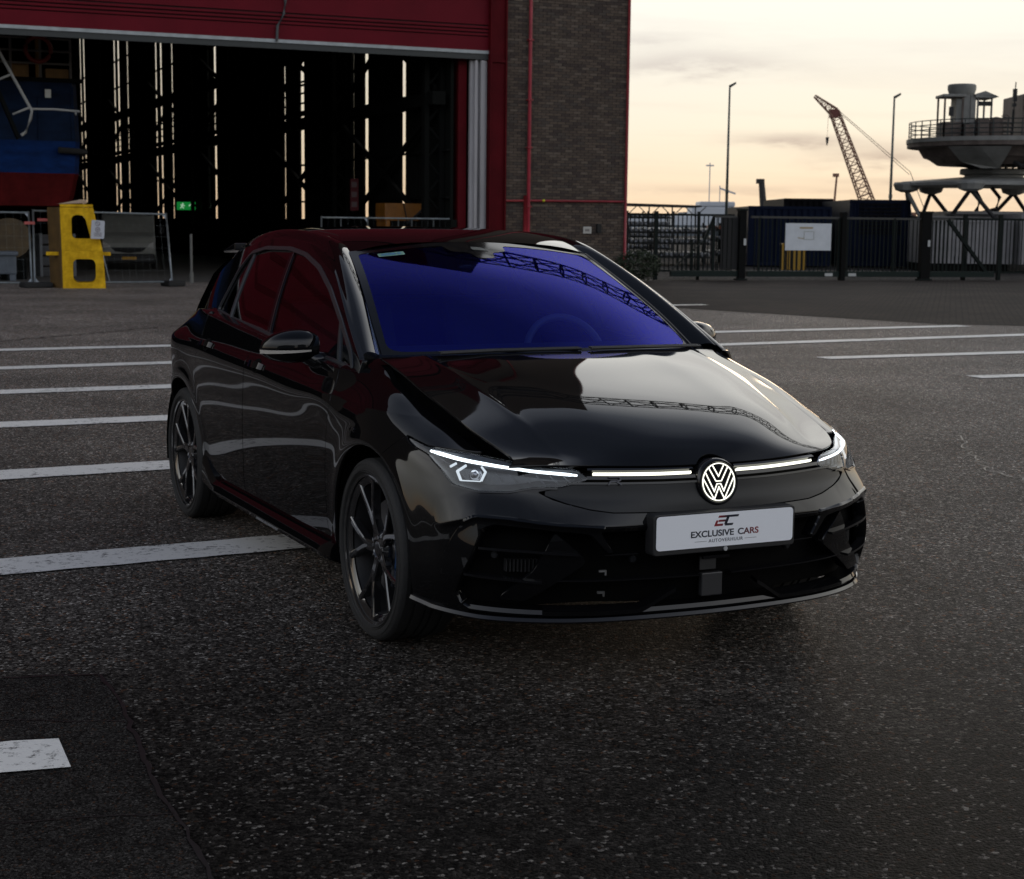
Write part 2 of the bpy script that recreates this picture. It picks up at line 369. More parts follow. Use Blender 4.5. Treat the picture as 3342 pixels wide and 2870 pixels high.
def glass(name, trans=(.3, .3, .3), refl=(1, 1, 1), f0=.045, film=None, film_fac=0, frs=1):
    """thin sheet glass: tinted see-through plus mirror reflection by Fresnel, optional coloured reflective film"""
    m = bpy.data.materials.new(name); m.use_nodes = True; t = m.node_tree; t.nodes.clear(); A = t.nodes.new; K = t.links.new
    o = A('ShaderNodeOutputMaterial'); tr = A('ShaderNodeBsdfTransparent'); tr.inputs[0].default_value = (*trans, 1)
    g = A('ShaderNodeBsdfGlossy'); g.inputs['Color'].default_value = (*refl, 1); g.inputs['Roughness'].default_value = .01
    fr = A('ShaderNodeFresnel'); fr.inputs[0].default_value = 1.5
    mx = A('ShaderNodeMixShader'); fm = A('ShaderNodeMath'); fm.operation = 'MULTIPLY'; K(fr.outputs[0], fm.inputs[0]); fm.inputs[1].default_value = frs; K(fm.outputs[0], mx.inputs[0]); K(tr.outputs[0], mx.inputs[1]); K(g.outputs[0], mx.inputs[2])
    if film:
        g2 = A('ShaderNodeBsdfGlossy'); g2.inputs['Color'].default_value = (*film, 1); g2.inputs['Roughness'].default_value = .03
        m2 = A('ShaderNodeMixShader'); m2.inputs[0].default_value = film_fac; K(tr.outputs[0], m2.inputs[1]); K(g2.outputs[0], m2.inputs[2])
        K(m2.outputs[0], mx.inputs[1])
    K(mx.outputs[0], o.inputs[0]); MATS[name] = m; return m
def emis(name, col, s):
    m = bpy.data.materials.new(name); m.use_nodes = True; t = m.node_tree; b = t.nodes['Principled BSDF']
    b.inputs['Base Color'].default_value = (.1, .1, .1, 1); b.inputs['Emission Color'].default_value = (*col, 1); b.inputs['Emission Strength'].default_value = s
    MATS[name] = m; return m
def textmesh(name, s, size, mat, parent, mtx, extrude=.0004, sx=1, spacing=1, align='CENTER', bold=0):
    cu = bpy.data.curves.new(name, 'FONT'); cu.body = s; cu.size = size; cu.extrude = extrude; cu.align_x = align; cu.space_character = spacing; cu.offset = bold
    to = bpy.data.objects.new(name, cu); COL.objects.link(to)
    dg = bpy.context.evaluated_depsgraph_get(); me = bpy.data.meshes.new_from_object(to.evaluated_get(dg))
    bpy.data.objects.remove(to); me.name = name
    me.transform(mtx @ Matrix.Diagonal((sx, 1, 1, 1))); me.materials.clear(); me.materials.append(mat)
    o = bpy.data.objects.new(name, me); COL.objects.link(o); o.parent = parent
    return o
def strokes(name, paths, wd, th, mat, parent, M, closed=False):
    mb = MB()
    for pth in paths:
        pts = [np.array((p[0], p[1])) for p in pth]; n = len(pts); off = []
        cl_ = np.allclose(pts[0], pts[-1]) and n > 3
        if cl_: pts = pts[:-1]; n -= 1
        for i in range(n):
            a = pts[i-1] if (cl_ or i > 0) else pts[i]; b = pts[(i+1) % n] if (cl_ or i < n-1) else pts[i]
            d1 = pts[i]-a; d2 = b-pts[i]
            if np.linalg.norm(d1) < 1e-9: d1 = d2
            if np.linalg.norm(d2) < 1e-9: d2 = d1
            d1 = d1/np.linalg.norm(d1); d2 = d2/np.linalg.norm(d2); n1 = np.array((-d1[1], d1[0])); n2 = np.array((-d2[1], d2[0]))
            mi = n1+n2; mi /= max(np.linalg.norm(mi), 1e-6); off.append(mi*wd/2/max(.45, mi@n1))
        V = []
        for i in range(n):
            for sgn in (-1, 1):
                q = pts[i]+sgn*off[i]
                for t in (0, th): V.append(tuple(M @ Vector((q[0], q[1], t))))
        F = []
        for i in range(n if cl_ else n-1):
            j = (i+1) % n
            F += [[i*4+1, j*4+1, j*4+3, i*4+3], [i*4, i*4+1, j*4+1, j*4][::-1], [i*4+2, i*4+3, j*4+3, j*4+2]]
        if not cl_: F += [[0, 1, 3, 2], [(n-1)*4, (n-1)*4+2, (n-1)*4+3, (n-1)*4+1]]
        mb.add(V, F)
    return mb.build(name, mat, parent)
# ================================================================ ground
def ground_mat(name, base, light=.22, scale=75, rough=.62, warm=(1, .93, .86), speck=.06, bumpd=.0055, big=.28, streak=None, vignette=False):
    m = bpy.data.materials.new(name); m.use_nodes = True; t = m.node_tree; b = t.nodes['Principled BSDF']; A = t.nodes.new; K = t.links.new
    tcn = A('ShaderNodeTexCoord'); src = tcn.outputs['Object']
    vo = A('ShaderNodeTexVoronoi'); vo.inputs['Scale'].default_value = scale
    wn = A('ShaderNodeTexNoise'); wn.inputs['Scale'].default_value = scale*.6; wn.inputs['Detail'].default_value = 2; K(src, wn.inputs['Vector'])
    wv = A('ShaderNodeVectorMath'); wv.operation = 'MULTIPLY_ADD'; K(wn.outputs['Color'], wv.inputs[0]); wv.inputs[1].default_value = (1.1/scale, 1.1/scale, 0); K(src, wv.inputs[2]); K(wv.outputs[0], vo.inputs['Vector'])
    vf = A('ShaderNodeTexVoronoi'); vf.inputs['Scale'].default_value = scale*2.7; K(src, vf.inputs['Vector']); sf = A('ShaderNodeSeparateColor'); K(vf.outputs['Color'], sf.inputs[0])
    mf = A('ShaderNodeMapRange'); mf.inputs[3].default_value = .45; mf.inputs[4].default_value = 1.6; K(sf.outputs[0], mf.inputs[0])
    sp = A('ShaderNodeSeparateColor'); K(vo.outputs['Color'], sp.inputs[0])
    r = A('ShaderNodeValToRGB'); K(sp.outputs[0], r.inputs[0]); e = r.color_ramp
    e.elements[0].position = 0; e.elements[0].color = (base*.22*warm[0], base*.22*warm[1], base*.22*warm[2], 1)
    e.elements[1].position = 1; e.elements[1].color = (light, light*.93, light*.84, 1)
    for p, f_ in ((.30, .55), (.60, 1.0), (.84, 1.7), (1-speck, 2.8)):
        q = e.elements.new(p); q.color = (base*f_*warm[0], base*f_*warm[1], base*f_*warm[2], 1)
    # rusty stones here and there
    rc_ = A('ShaderNodeMixRGB'); g = A('ShaderNodeMath'); g.operation = 'GREATER_THAN'; K(sp.outputs[1], g.inputs[0]); g.inputs[1].default_value = .975
    K(g.outputs[0], rc_.inputs[0]); K(r.outputs[0], rc_.inputs[1]); rc_.inputs[2].default_value = (base*2.6, base*1.35, base*.8, 1)
    n1 = A('ShaderNodeTexNoise'); n1.inputs['Scale'].default_value = .55; n1.inputs['Detail'].default_value = 6; n1.inputs['Roughness'].default_value = .6; K(src, n1.inputs['Vector'])
    mr = A('ShaderNodeMapRange'); mr.inputs[1].default_value = .32; mr.inputs[2].default_value = .68; mr.inputs[3].default_value = 1-big; mr.inputs[4].default_value = 1+big; K(n1.outputs[0], mr.inputs[0])
    n3 = A('ShaderNodeTexNoise'); n3.inputs['Scale'].default_value = 14; n3.inputs['Detail'].default_value = 5; K(src, n3.inputs['Vector'])
    mr3 = A('ShaderNodeMapRange'); mr3.inputs[1].default_value = .3; mr3.inputs[2].default_value = .7; mr3.inputs[3].default_value = .72; mr3.inputs[4].default_value = 1.28; K(n3.outputs[0], mr3.inputs[0])
    mm0 = A('ShaderNodeMath'); mm0.operation = 'MULTIPLY'; K(mr.outputs[0], mm0.inputs[0]); K(mr3.outputs[0], mm0.inputs[1]); mm = A('ShaderNodeMath'); mm.operation = 'MULTIPLY'; K(mm0.outputs[0], mm.inputs[0]); K(mf.outputs[0], mm.inputs[1])
    vm = A('ShaderNodeVectorMath'); vm.operation = 'SCALE'; K(rc_.outputs[0], vm.inputs[0]); K(mm.outputs[0], vm.inputs['Scale'])
    if vignette:     # painted vignette: albedo darkened close by, raised further out, with a ragged change between them
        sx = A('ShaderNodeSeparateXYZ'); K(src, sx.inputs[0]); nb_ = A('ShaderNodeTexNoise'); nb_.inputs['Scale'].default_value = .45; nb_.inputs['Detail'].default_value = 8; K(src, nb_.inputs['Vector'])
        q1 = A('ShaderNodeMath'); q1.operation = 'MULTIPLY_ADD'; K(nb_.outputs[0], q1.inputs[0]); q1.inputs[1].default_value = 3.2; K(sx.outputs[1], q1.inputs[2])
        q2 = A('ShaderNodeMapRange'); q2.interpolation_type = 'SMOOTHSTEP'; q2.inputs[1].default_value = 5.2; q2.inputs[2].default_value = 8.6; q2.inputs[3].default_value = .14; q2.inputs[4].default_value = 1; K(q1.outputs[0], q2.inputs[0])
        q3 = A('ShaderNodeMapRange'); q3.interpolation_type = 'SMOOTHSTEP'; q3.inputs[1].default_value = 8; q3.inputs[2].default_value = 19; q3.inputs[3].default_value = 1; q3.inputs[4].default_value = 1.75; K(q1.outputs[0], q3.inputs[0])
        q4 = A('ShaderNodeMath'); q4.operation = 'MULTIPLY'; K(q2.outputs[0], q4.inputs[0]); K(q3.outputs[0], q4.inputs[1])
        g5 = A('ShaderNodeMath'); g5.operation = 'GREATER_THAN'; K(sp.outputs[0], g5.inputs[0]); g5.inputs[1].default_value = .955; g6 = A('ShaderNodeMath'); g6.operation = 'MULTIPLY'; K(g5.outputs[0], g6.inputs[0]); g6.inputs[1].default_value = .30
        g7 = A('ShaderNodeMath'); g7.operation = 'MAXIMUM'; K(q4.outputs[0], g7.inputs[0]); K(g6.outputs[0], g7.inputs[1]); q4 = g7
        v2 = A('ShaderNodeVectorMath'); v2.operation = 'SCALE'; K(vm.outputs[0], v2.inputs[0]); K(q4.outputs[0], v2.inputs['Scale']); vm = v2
    K(vm.outputs[0], b.inputs['Base Color'])
    b.inputs['Roughness'].default_value = rough; b.inputs['Specular IOR Level'].default_value = .04
    n2 = A('ShaderNodeTexNoise'); n2.inputs['Scale'].default_value = scale*2.2; n2.inputs['Detail'].default_value = 2; K(src, n2.inputs['Vector'])
    ad = A('ShaderNodeMath'); ad.operation = 'SUBTRACT'; K(n2.outputs[0], ad.inputs[0]); K(vo.outputs['Distance'], ad.inputs[1])
    bn = A('ShaderNodeBump'); bn.inputs['Strength'].default_value = .8; bn.inputs['Distance'].default_value = bumpd; K(ad.outputs[0], bn.inputs['Height']); K(bn.outputs[0], b.inputs['Normal'])
    return m
ASPH = ground_mat('asphalt_coarse', .084, light=.50, speck=.05, scale=98, warm=(1, .89, .79), vignette=True)
ASPH2 = ground_mat('asphalt_fine', .020, light=.07, scale=190, rough=.6, speck=.02, bumpd=.0018, big=.25)
def sheet(name, pts, z, mat, kind='structure'):
    o = mesh_obj(name, [(x, y, z) for x, y in pts], [list(range(len(pts)))], mat); o['kind'] = kind; return o
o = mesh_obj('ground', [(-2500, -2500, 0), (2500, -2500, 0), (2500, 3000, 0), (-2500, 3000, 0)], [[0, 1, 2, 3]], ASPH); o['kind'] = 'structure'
sheet('asphalt_patch', [(-3.4, 4.75), (-1.63, 5.07), (-1.33, 5.12), (-1.20, 4.85), (-.91, 4.06), (-.66, 3.49), (-.20, 2.2), (.2, 1.0), (-3.4, 1.0)], .004, ASPH2)
# worn road paint
def paintmat():
    m = bpy.data.materials.new('road_paint'); m.use_nodes = True; t = m.node_tree; b = t.nodes['Principled BSDF']; A = t.nodes.new; K = t.links.new
    tcn = A('ShaderNodeTexCoord'); src = tcn.outputs['Object']
    n = A('ShaderNodeTexNoise'); n.inputs['Scale'].default_value = 26; n.inputs['Detail'].default_value = 9; n.inputs['Roughness'].default_value = .78; K(src, n.inputs['Vector'])
    n2 = A('ShaderNodeTexNoise'); n2.inputs['Scale'].default_value = 2.2; n2.inputs['Detail'].default_value = 3; K(src, n2.inputs['Vector'])
    a = A('ShaderNodeMath'); a.operation = 'MULTIPLY_ADD'; K(n2.outputs[0], a.inputs[0]); a.inputs[1].default_value = .35; K(n.outputs[0], a.inputs[2])
    r = A('ShaderNodeValToRGB'); K(a.outputs[0], r.inputs[0]); r.color_ramp.elements[0].position = .53; r.color_ramp.elements[0].color = (.045, .042, .04, 1); r.color_ramp.elements[1].position = .63; r.color_ramp.elements[1].color = (.72, .71, .68, 1)
    K(r.outputs[0], b.inputs['Base Color']); b.inputs['Roughness'].default_value = .6
    bn = A('ShaderNodeBump'); bn.inputs['Strength'].default_value = .5; bn.inputs['Distance'].default_value = .004; K(n.outputs[0], bn.inputs['Height']); K(bn.outputs[0], b.inputs['Normal'])
    return m
RPAINT = paintmat()
def marking(a, b, wd, z=.0075):
    a = np.array(a, float); b = np.array(b, float); d = (b-a); Ln = np.linalg.norm(d); d /= Ln; nn = np.array((-d[1], d[0])); k = int(Ln/.12)+2; V = []; F = []
    for i in range(k+1):
        p = a+d*Ln*i/k
        for s_ in (-.5, .5):
            q = p+nn*s_*(wd+RNG.uniform(-.012, .012)); V.append((*q, z))
    for i in range(k): F.append([i*2, i*2+2, i*2+3, i*2+1])
    o = mesh_obj('road_marking', V, F, RPAINT); o['kind'] = 'structure'; return o
for a, b, wd in (((-14, 13.9), (6.86, 24.75), .24), ((-14, 10.95), (9.5, 24.1), .24), ((-12, 10.0), (-.2, 15.75), .25), ((3.49, 18.3), (10, 21.3), .22), ((4.59, 16.15), (10, 18.2), .2),
                 ((-10, 8.45), (-1.2, 12.70), .25), ((-9, 6.0), (-1.4, 10.04), .26), ((-8, 3.55), (-.72, 7.52), .25), ((2.3, 29.9), (3.6, 30.6), .2)):
    marking(a, b, wd*1.35)
V = [(-2.6, 3.9), (-1.40, 4.425), (-1.275, 4.45), (-1.175, 4.21), (-1.345, 4.16), (-2.6, 3.6)]
o = mesh_obj('road_marking', [(x, y, .0085) for x, y in V], [list(range(6))[::-1]], RPAINT); o['kind'] = 'structure'
# brick paving in front of the gate
def pavemat():
    m = bpy.data.materials.new('brick_paving'); m.use_nodes = True; t = m.node_tree; b = t.nodes['Principled BSDF']; A = t.nodes.new; K = t.links.new
    tcn = A('ShaderNodeTexCoord'); mp_ = A('ShaderNodeMapping'); mp_.inputs['Rotation'].default_value = (0, 0, rad(15)); K(tcn.outputs['Object'], mp_.inputs[0])
    br = A('ShaderNodeTexBrick'); br.inputs['Scale'].default_value = 1; br.inputs['Brick Width'].default_value = .21; br.inputs['Row Height'].default_value = .21; br.inputs['Mortar Size'].default_value = .012
    br.inputs['Color1'].default_value = (.034, .024, .020, 1); br.inputs['Color2'].default_value = (.020, .016, .014, 1); br.inputs['Mortar'].default_value = (.006, .005, .005, 1); K(mp_.outputs[0], br.inputs['Vector'])
    n = A('ShaderNodeTexNoise'); n.inputs['Scale'].default_value = .5; n.inputs['Detail'].default_value = 7; K(tcn.outputs['Object'], n.inputs['Vector'])
    r = A('ShaderNodeMapRange'); r.inputs[1].default_value = .3; r.inputs[2].default_value = .7; r.inputs[3].default_value = .6; r.inputs[4].default_value = 1.35; K(n.outputs[0], r.inputs[0])
    vm = A('ShaderNodeVectorMath'); vm.operation = 'SCALE'; K(br.outputs[0], vm.inputs[0]); K(r.outputs[0], vm.inputs['Scale']); K(vm.outputs[0], b.inputs['Base Color'])
    bn = A('ShaderNodeBump'); bn.inputs['Strength'].default_value = .8; bn.inputs['Distance'].default_value = .02; K(br.outputs['Fac'], bn.inputs['Height']); bn.invert = True; K(bn.outputs[0], b.inputs['Normal'])
    b.inputs['Roughness'].default_value = .9; b.inputs['Specular IOR Level'].default_value = .1; return m
sheet('paving', [(2.2, 30.3), (2.9, 29.3), (6.57, 25.2), (7.8, 24.9), (34, 26), (34, 52.5), (4.0, 44.45), (2.9, 43.6), (1.0, 42.6)], .004, pavemat())
sheet('yard', [(4.0, 44.45), (34, 52.5), (140, 80), (140, 320), (-10, 320), (-2.0, 60)], .004, ground_mat('yard_gravel', .05, light=.10, scale=20, rough=.9, big=.3, bumpd=.01))
o = sheet('water', [(-900, 330), (1400, 330), (1400, 2900), (-900, 2900)], .006, pm('harbour_water', (.02, .03, .035), rough=.12, bump=.3, bscale=.4, bdist=.1))

# bitumen seam along the patch, hairline cracks and oil drips
SEAM = pm('bitumen_seam', (.006, .006, .006), rough=.45)
def crackline(pts, wd, nm, seed=1, jit=.012, z=.0062):
    r2 = np.random.default_rng(seed); P = []
    for a, b in zip(pts[:-1], pts[1:]):
        n = max(2, int(np.hypot(b[0]-a[0], b[1]-a[1])/.06))
        for i in range(n): t = i/n; P.append((a[0]+(b[0]-a[0])*t+r2.normal()*jit, a[1]+(b[1]-a[1])*t+r2.normal()*jit))
    P.append(pts[-1]); V = []; F = []
    for i, p in enumerate(P):
        d = np.array(P[min(i+1, len(P)-1)])-np.array(P[max(i-1, 0)]); d /= np.linalg.norm(d)+1e-9; nn = np.array((-d[1], d[0]))*wd*r2.uniform(.25, .6)
        V += [(p[0]-nn[0], p[1]-nn[1], z), (p[0]+nn[0], p[1]+nn[1], z)]
    for i in range(len(P)-1): F.append([i*2, i*2+2, i*2+3, i*2+1])
    o = mesh_obj(nm, V, F, SEAM); o['kind'] = 'structure'
crackline([(-1.63, 5.07), (-1.33, 5.12), (-1.20, 4.85), (-.91, 4.06), (-.66, 3.49), (-.20, 2.2)], .014, 'asphalt_seam', 2, .004)
crackline([(-2.4, 4.55), (-1.5, 4.62), (-1.12, 4.62)], .006, 'asphalt_crack', 4, .006); crackline([(-2.4, 4.2), (-1.05, 4.36)], .004, 'asphalt_crack', 5, .005); crackline([(-1.5, 3.75), (-.83, 3.88)], .006, 'asphalt_crack', 6, .006)
crackline([(3.2, 11.5), (2.9, 9.8), (3.5, 8.3), (3.3, 7.0)], .012, 'asphalt_crack', 7, .03); crackline([(-9, 16.8), (-6.2, 19.4), (-4.2, 24.0)], .03, 'asphalt_crack', 8, .05); crackline([(-12.5, 31.6), (-8, 33.2), (-2, 35.9), (2.0, 38)], .05, 'drain_joint', 9, .01)
# ================================================================ shipyard hall: local x along the facade, y into the hall
HA = rad(22.9); HO = np.array([2.94, 43.5])
def hw(u, t, z=0): return (HO[0]+math.cos(HA)*u-math.sin(HA)*t, HO[1]+math.sin(HA)*u+math.cos(HA)*t, z)
hall = thing('shipyard_hall', (*HO, 0), 'tall brick shipyard hall with a half-raised red door and a dark interior lit through slits', 'building', rz=HA)
RED_ = pm('door_red', (.115, .005, .012), rough=.55, spec=.10, var=.16, vscale=.6)
RED2 = pm('frame_red', (.075, .003, .006), spec=.08, rough=.6, var=.2, vscale=1.2)
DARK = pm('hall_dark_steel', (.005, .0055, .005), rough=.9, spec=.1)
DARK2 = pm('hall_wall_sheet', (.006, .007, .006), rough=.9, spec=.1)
GREYM = pm('grey_galvanised', (.24, .27, .29), rough=.5, metal=.2, var=.25, vscale=6)
WHTM = pm('white_rail_paint', (.36, .35, .36), rough=.5, var=.25, vscale=2, stretch=(1, 1, .1))
BLACK = pm('black_rubber', (.01, .01, .01), rough=.8)
# door: stacked panels with deep ribs and a pale bottom edge
JX = -3.93
def hb(name, x0, x1, y0, y1, z0, z1, mat, par=hall, bevel=0): return MB().box(x0, x1, y0, y1, z0, z1).build(name, mat, par, bevel=bevel)
z = 5.78
hb('door_bottom_seal', -34, JX, .06, .16, 5.58, 5.74, pm('door_seal_dark', (.03, .035, .035), rough=.6))
hb('door_edge_strip', -34, JX, .03, .17, 5.72, 5.80, pm('door_edge_grey', (.34, .37, .38), rough=.5, var=.2, vscale=4))
zs = [(5.80, 6.13)]
hb('door_panel', -34, JX, .05, .12, 5.80, 6.14, RED_)
for i, zz0 in enumerate((6.165, 6.255, 6.345)): hb('door_rib', -34, JX, .03+.0*i, .12, zz0, zz0+.055, RED_)
hb('door_groove_back', -34, JX, .10, .13, 6.13, 6.46, pm('door_groove_dark', (.012, .002, .003), rough=.7))
zc = 6.44
while zc < 20:
    hb('door_panel', -34, JX, .05, .12, zc, zc+1.25, RED_)
    for k in range(3): hb('door_rib', -34, JX, .03, .12, zc+1.28+.09*k, zc+1.335+.09*k, RED_)
    hb('door_groove_back', -34, JX, .10, .13, zc+1.25, zc+1.58, MATS['door_groove_dark'])
    zc += 1.56
mb = MB(); mb.tube([(-9.42, .0, 5.75), (-9.40, .0, 6.1), (-9.24, .0, 6.4), (-9.20, 0, 6.7), (-9.25, 0, 7.6), (-9.2, 0, 12)], .035, 6); mb.build('door_cable', pm('cable_grey', (.05, .055, .06), rough=.6), hall)
# jamb: white guide rails and red columns
for x0, x1, y0, y1 in ((-4.36, -4.27, .20, .30), (-4.27, -4.20, .10, .26), (-4.19, -4.12, .22, .32), (-4.12, -4.01, .06, .30), (-4.0, -3.94, .12, .3)): hb('guide_rail', x0, x1, y0, y1, 0, 5.56, WHTM)
hb('door_column', -4.62, -4.40, .35, .75, 0, 16, RED2)
hb('door_column', -3.90, -3.50, -.04, .40, 0, 22, RED2)
hb('column_flange', -3.93, -3.89, -.10, .42, 0, 22, RED2)
hb('column_flange', -3.51, -3.47, -.10, .2, 0, 22, RED2)
hb('column_plate', -3.93, -3.47, -.085, -.045, 5.52, 5.58, RED2)
# brick pier with single bricks
MORT = pm('mortar', (.030, .025, .022), rough=.95, bump=.3, bscale=60)
pier = hb('brick_pier', -3.47, -.006, .012, 2.6, 0, 34, MORT)
hb('pier_cladding', -3.3, -.3, 2.6, 3.4, 0, 20, DARK2)
BM = []
for i, c in enumerate(((.075, .055, .042), (.095, .070, .053), (.052, .038, .032), (.115, .09, .07), (.068, .054, .045))): BM.append(pm('brick_tone_%s' % 'abcde'[i], c, rough=.9, bump=.4, bscale=80))
MATS_B = []
bl, bh, bd = .212, .058, .10; jx, jz = .012, .0125
base = []
for mat in BM:
    mb = MB(); mb.box(0, bl, 0, bd, 0, bh); o = mb.build('brick', mat, pier, bevel=0); base.append(o.data); bpy.data.objects.remove(o)
half = []
for mat in BM:
    mb = MB(); mb.box(0, bl/2-jx/2, 0, bd, 0, bh); o = mb.build('brick', mat, pier); half.append(o.data); bpy.data.objects.remove(o)
nb = 0; RS = [MB() for _ in BM]; row = 0; zc = .02; W = 3.455
while zc < 8.2:
    x = -3.462; off = row % 2
    if off: first = True
    items = []
    if off: items.append((x, bl/2-jx/2)); x += bl/2+jx/2
    while x+bl < -.004: items.append((x, bl)); x += bl+jx
    if -.006-x > .05: items.append((x, -.008-x))
    for x0, ln in items:
        k = RNG.choice(5, p=[.34, .22, .18, .12, .14]); dy = RNG.uniform(-.003, .004)
        vis = 1.35 < zc < 2.55 and x0 > -3.0
        if vis and abs(ln-bl) < 1e-6 and nb < 290:
            o = bpy.data.objects.new('brick', base[k]); COL.objects.link(o); o.parent = pier; o.location = (x0, -.002+dy, zc); nb += 1
        else: RS[k].box(x0, x0+ln, -.002+dy, .09, zc, zc+bh)
    zc += bh+jz; row += 1
for k, r in enumerate(RS):
    o = r.build('bricks', BM[k], pier); o['kind'] = 'stuff'
# upper wall above the drawn courses, side and top edge
hb('upper_brickwork', -3.47, 0, -.004, .10, 8.22, 34, pm('brickwork_far', (.075, .058, .046), rough=.9, var=.3, vscale=9, stretch=(1, 1, 3)), pier)
hb('upper_cladding', -34.5, -3.47, -.02, .02, 21, 34, RED2)
PIPE = pm('pipe_red', (.26, .020, .028), rough=.4, var=.2, vscale=3)
mb = MB(); mb.tube([(-2.84, -.09, 1.2), (-2.83, -.09, 12), (-2.83, -.09, 24)], .045, 10); mb.build('downpipe', PIPE, hall, smooth=True)
mb = MB(); mb.tube([(-2.93, -.08, 0), (-2.92, -.08, 2.2)], .05, 10); mb.tube([(-2.82, -.08, 0), (-2.83, -.08, 1.3)], .048, 10); mb.build('downpipe', PIPE, hall, smooth=True)
for zz0 in (1.9, 3.4, 4.6, 6.1, 7.5): hb('pipe_clamp', -2.90, -2.77, -.145, .0, zz0, zz0+.035, PIPE)
mb = MB(); mb.tube([(-3.5, -.07, 2.055), (-2.80, -.07, 2.07), (-.10, -.07, 2.085)], .028, 8); mb.build('conduit', PIPE, hall, smooth=True)
mb = MB(); mb.tube([(-.02, -.05, 0), (-.02, -.05, 2.1), (-.02, -.05, 24)], .038, 8); mb.build('corner_pipe', PIPE, hall, smooth=True)
mb = MB(); mb.sphere((-2.42, -.11, 2.075), .035); mb.build('yellow_cap', pm('cap_yellow', (.60, .62, .02), rough=.5), hall, smooth=True)
hb('wall_notice', -1.24, -1.00, -.035, -.010, 1.24, 1.42, pm('notice_white', (.42, .41, .38), rough=.5), bevel=.006)
hb('notice_print', -1.19, -1.06, -.038, -.0355, 1.30, 1.36, pm('notice_text_grey', (.18, .17, .16), rough=.6))
hb('meter_box', -.86, -.74, -.10, -.006, 1.26, 1.50, BLACK, bevel=.01)
hb('kick_plate', -1.19, -1.10, -.14, -.04, .0, .48, pm('bollard_white', (.45, .45, .46), rough=.5), bevel=.01)
# hall shell
hb('hall_floor', -34, -4.6, .2, 82, .004, .010, pm('hall_concrete', (.05, .045, .04), rough=.8, var=.2))
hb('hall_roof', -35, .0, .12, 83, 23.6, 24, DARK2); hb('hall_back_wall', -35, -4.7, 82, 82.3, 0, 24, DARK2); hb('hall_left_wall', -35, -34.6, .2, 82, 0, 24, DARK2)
hb('front_wall_left', -60, -34, .0, .4, 0, 34, MATS['brickwork_far'])
UW = -4.75
slits = [(64.28, .75), (62.86, .8), (51.86, .72), (50.58, .8), (47.82, .60), (40.05, .62), (38.82, .66), (36.23, .52), (28.58, .36), (27.48, .62), (25.02, .07), (16.66, .36), (14.44, .62), (12.1, .05), (8.74, .26), (7.47, .50), (4.12, .46), (2.95, .10)]
edges = []; lo = .4
GLZ = glass('slit_tint_glass', (1, .98, .94), frs=.2)  # panes added to warm the sky light seen through the slits
for t, wd in sorted(slits): hb('slit_tint_pane', UW-.025, UW-.015, t-wd/2, t+wd/2, 1.565, 23.6, GLZ)
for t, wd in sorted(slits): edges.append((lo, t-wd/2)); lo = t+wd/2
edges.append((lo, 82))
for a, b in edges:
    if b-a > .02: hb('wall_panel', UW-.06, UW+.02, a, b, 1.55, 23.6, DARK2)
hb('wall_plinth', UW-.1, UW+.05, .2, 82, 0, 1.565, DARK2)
# crane girders, columns, bracing in front of the slits
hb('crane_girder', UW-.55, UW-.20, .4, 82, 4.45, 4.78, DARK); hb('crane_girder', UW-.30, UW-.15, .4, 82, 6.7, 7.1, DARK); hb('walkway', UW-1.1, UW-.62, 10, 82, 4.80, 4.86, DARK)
mb = MB()
for zz0 in (5.1, 5.4, 5.75): mb.bar((UW-1.05, 10, zz0), (UW-1.05, 82, zz0), .05)
for t in np.arange(10, 82, 1.6): mb.bar((UW-1.05, t, 4.85), (UW-1.05, t, 5.75), .045)
mb.build('walkway_rail', DARK, hall)
for zz0 in (2.1, 3.3, 5.9, 8.4, 9.8): hb('sheeting_rail', UW-.16, UW-.07, .4, 82, zz0, zz0+.055, DARK)
cols = [.9, 9.1, 18.6, 29.6, 41.6, 53.5, 65]
for i, t in enumerate(cols): 
    mb = MB(); mb.box(UW-.62, UW-.5, t-.13, t+.13, 0, 23.5); mb.box(UW-.2, UW-.08, t-.13, t+.13, 0, 23.5)
    for z0 in np.arange(.4, 23, .9): mb.bar((UW-.55, t, z0), (UW-.14, t, z0+.45), .06); mb.bar((UW-.14, t, z0+.45), (UW-.55, t, z0+.9), .06)
    mb.build('lattice_column', DARK, hall)
for i in range(len(cols)-1):
    a, b = cols[i], cols[i+1]
    for z0, z1 in ((1.2, 4.4), (4.9, 8.2)):
        for (p, q) in (((a, z0), (b, z1)), ((a, z1), (b, z0))): MB().bar((UW-.30, p[0], p[1]), (UW-.30, q[0], q[1]), .11).build('brace', DARK, hall)
# small things on the side wall
e = thing('exit_sign', hw(-5.35, 30.5, 2.08), 'small lit green emergency exit sign on the dark wall inside the hall', 'exit sign', rz=HA)
px_ = 0
GRN = emis('exit_green', (.004, .12, .02), 1.2); WL = emis('exit_white', (.6, .9, .65), .55)
MB().box(-.44, .34, -.03, .03, -.17, .17).build('sign_box', GRN, e)
strokes('exit_figure', [[(-.30, -.10), (-.24, -.02), (-.20, .05)], [(-.24, -.02), (-.16, -.10)], [(-.30, .04), (-.20, .05), (-.12, 0)]], .035, .01, WL, e, Matrix(((1, 0, 0, 0), (0, 0, -1, -.032), (0, 1, 0, 0), (0, 0, 0, 1))))
MB().box(-.22, -.17, -.045, -.032, .075, .12).build('exit_figure', WL, e)
strokes('exit_arrow', [[(.16, -.11), (.16, .08)], [(.06, -.01), (.16, .10), (.26, -.01)]], .04, .01, WL, e, Matrix(((1, 0, 0, 0), (0, 0, -1, -.032), (0, 1, 0, 0), (0, 0, 0, 1))))
e = thing('safety_board', hw(-5.62, 6.0, 2.35), 'narrow red and white safety notice hung beside a bright wall slit in the hall', 'safety sign', rz=HA)
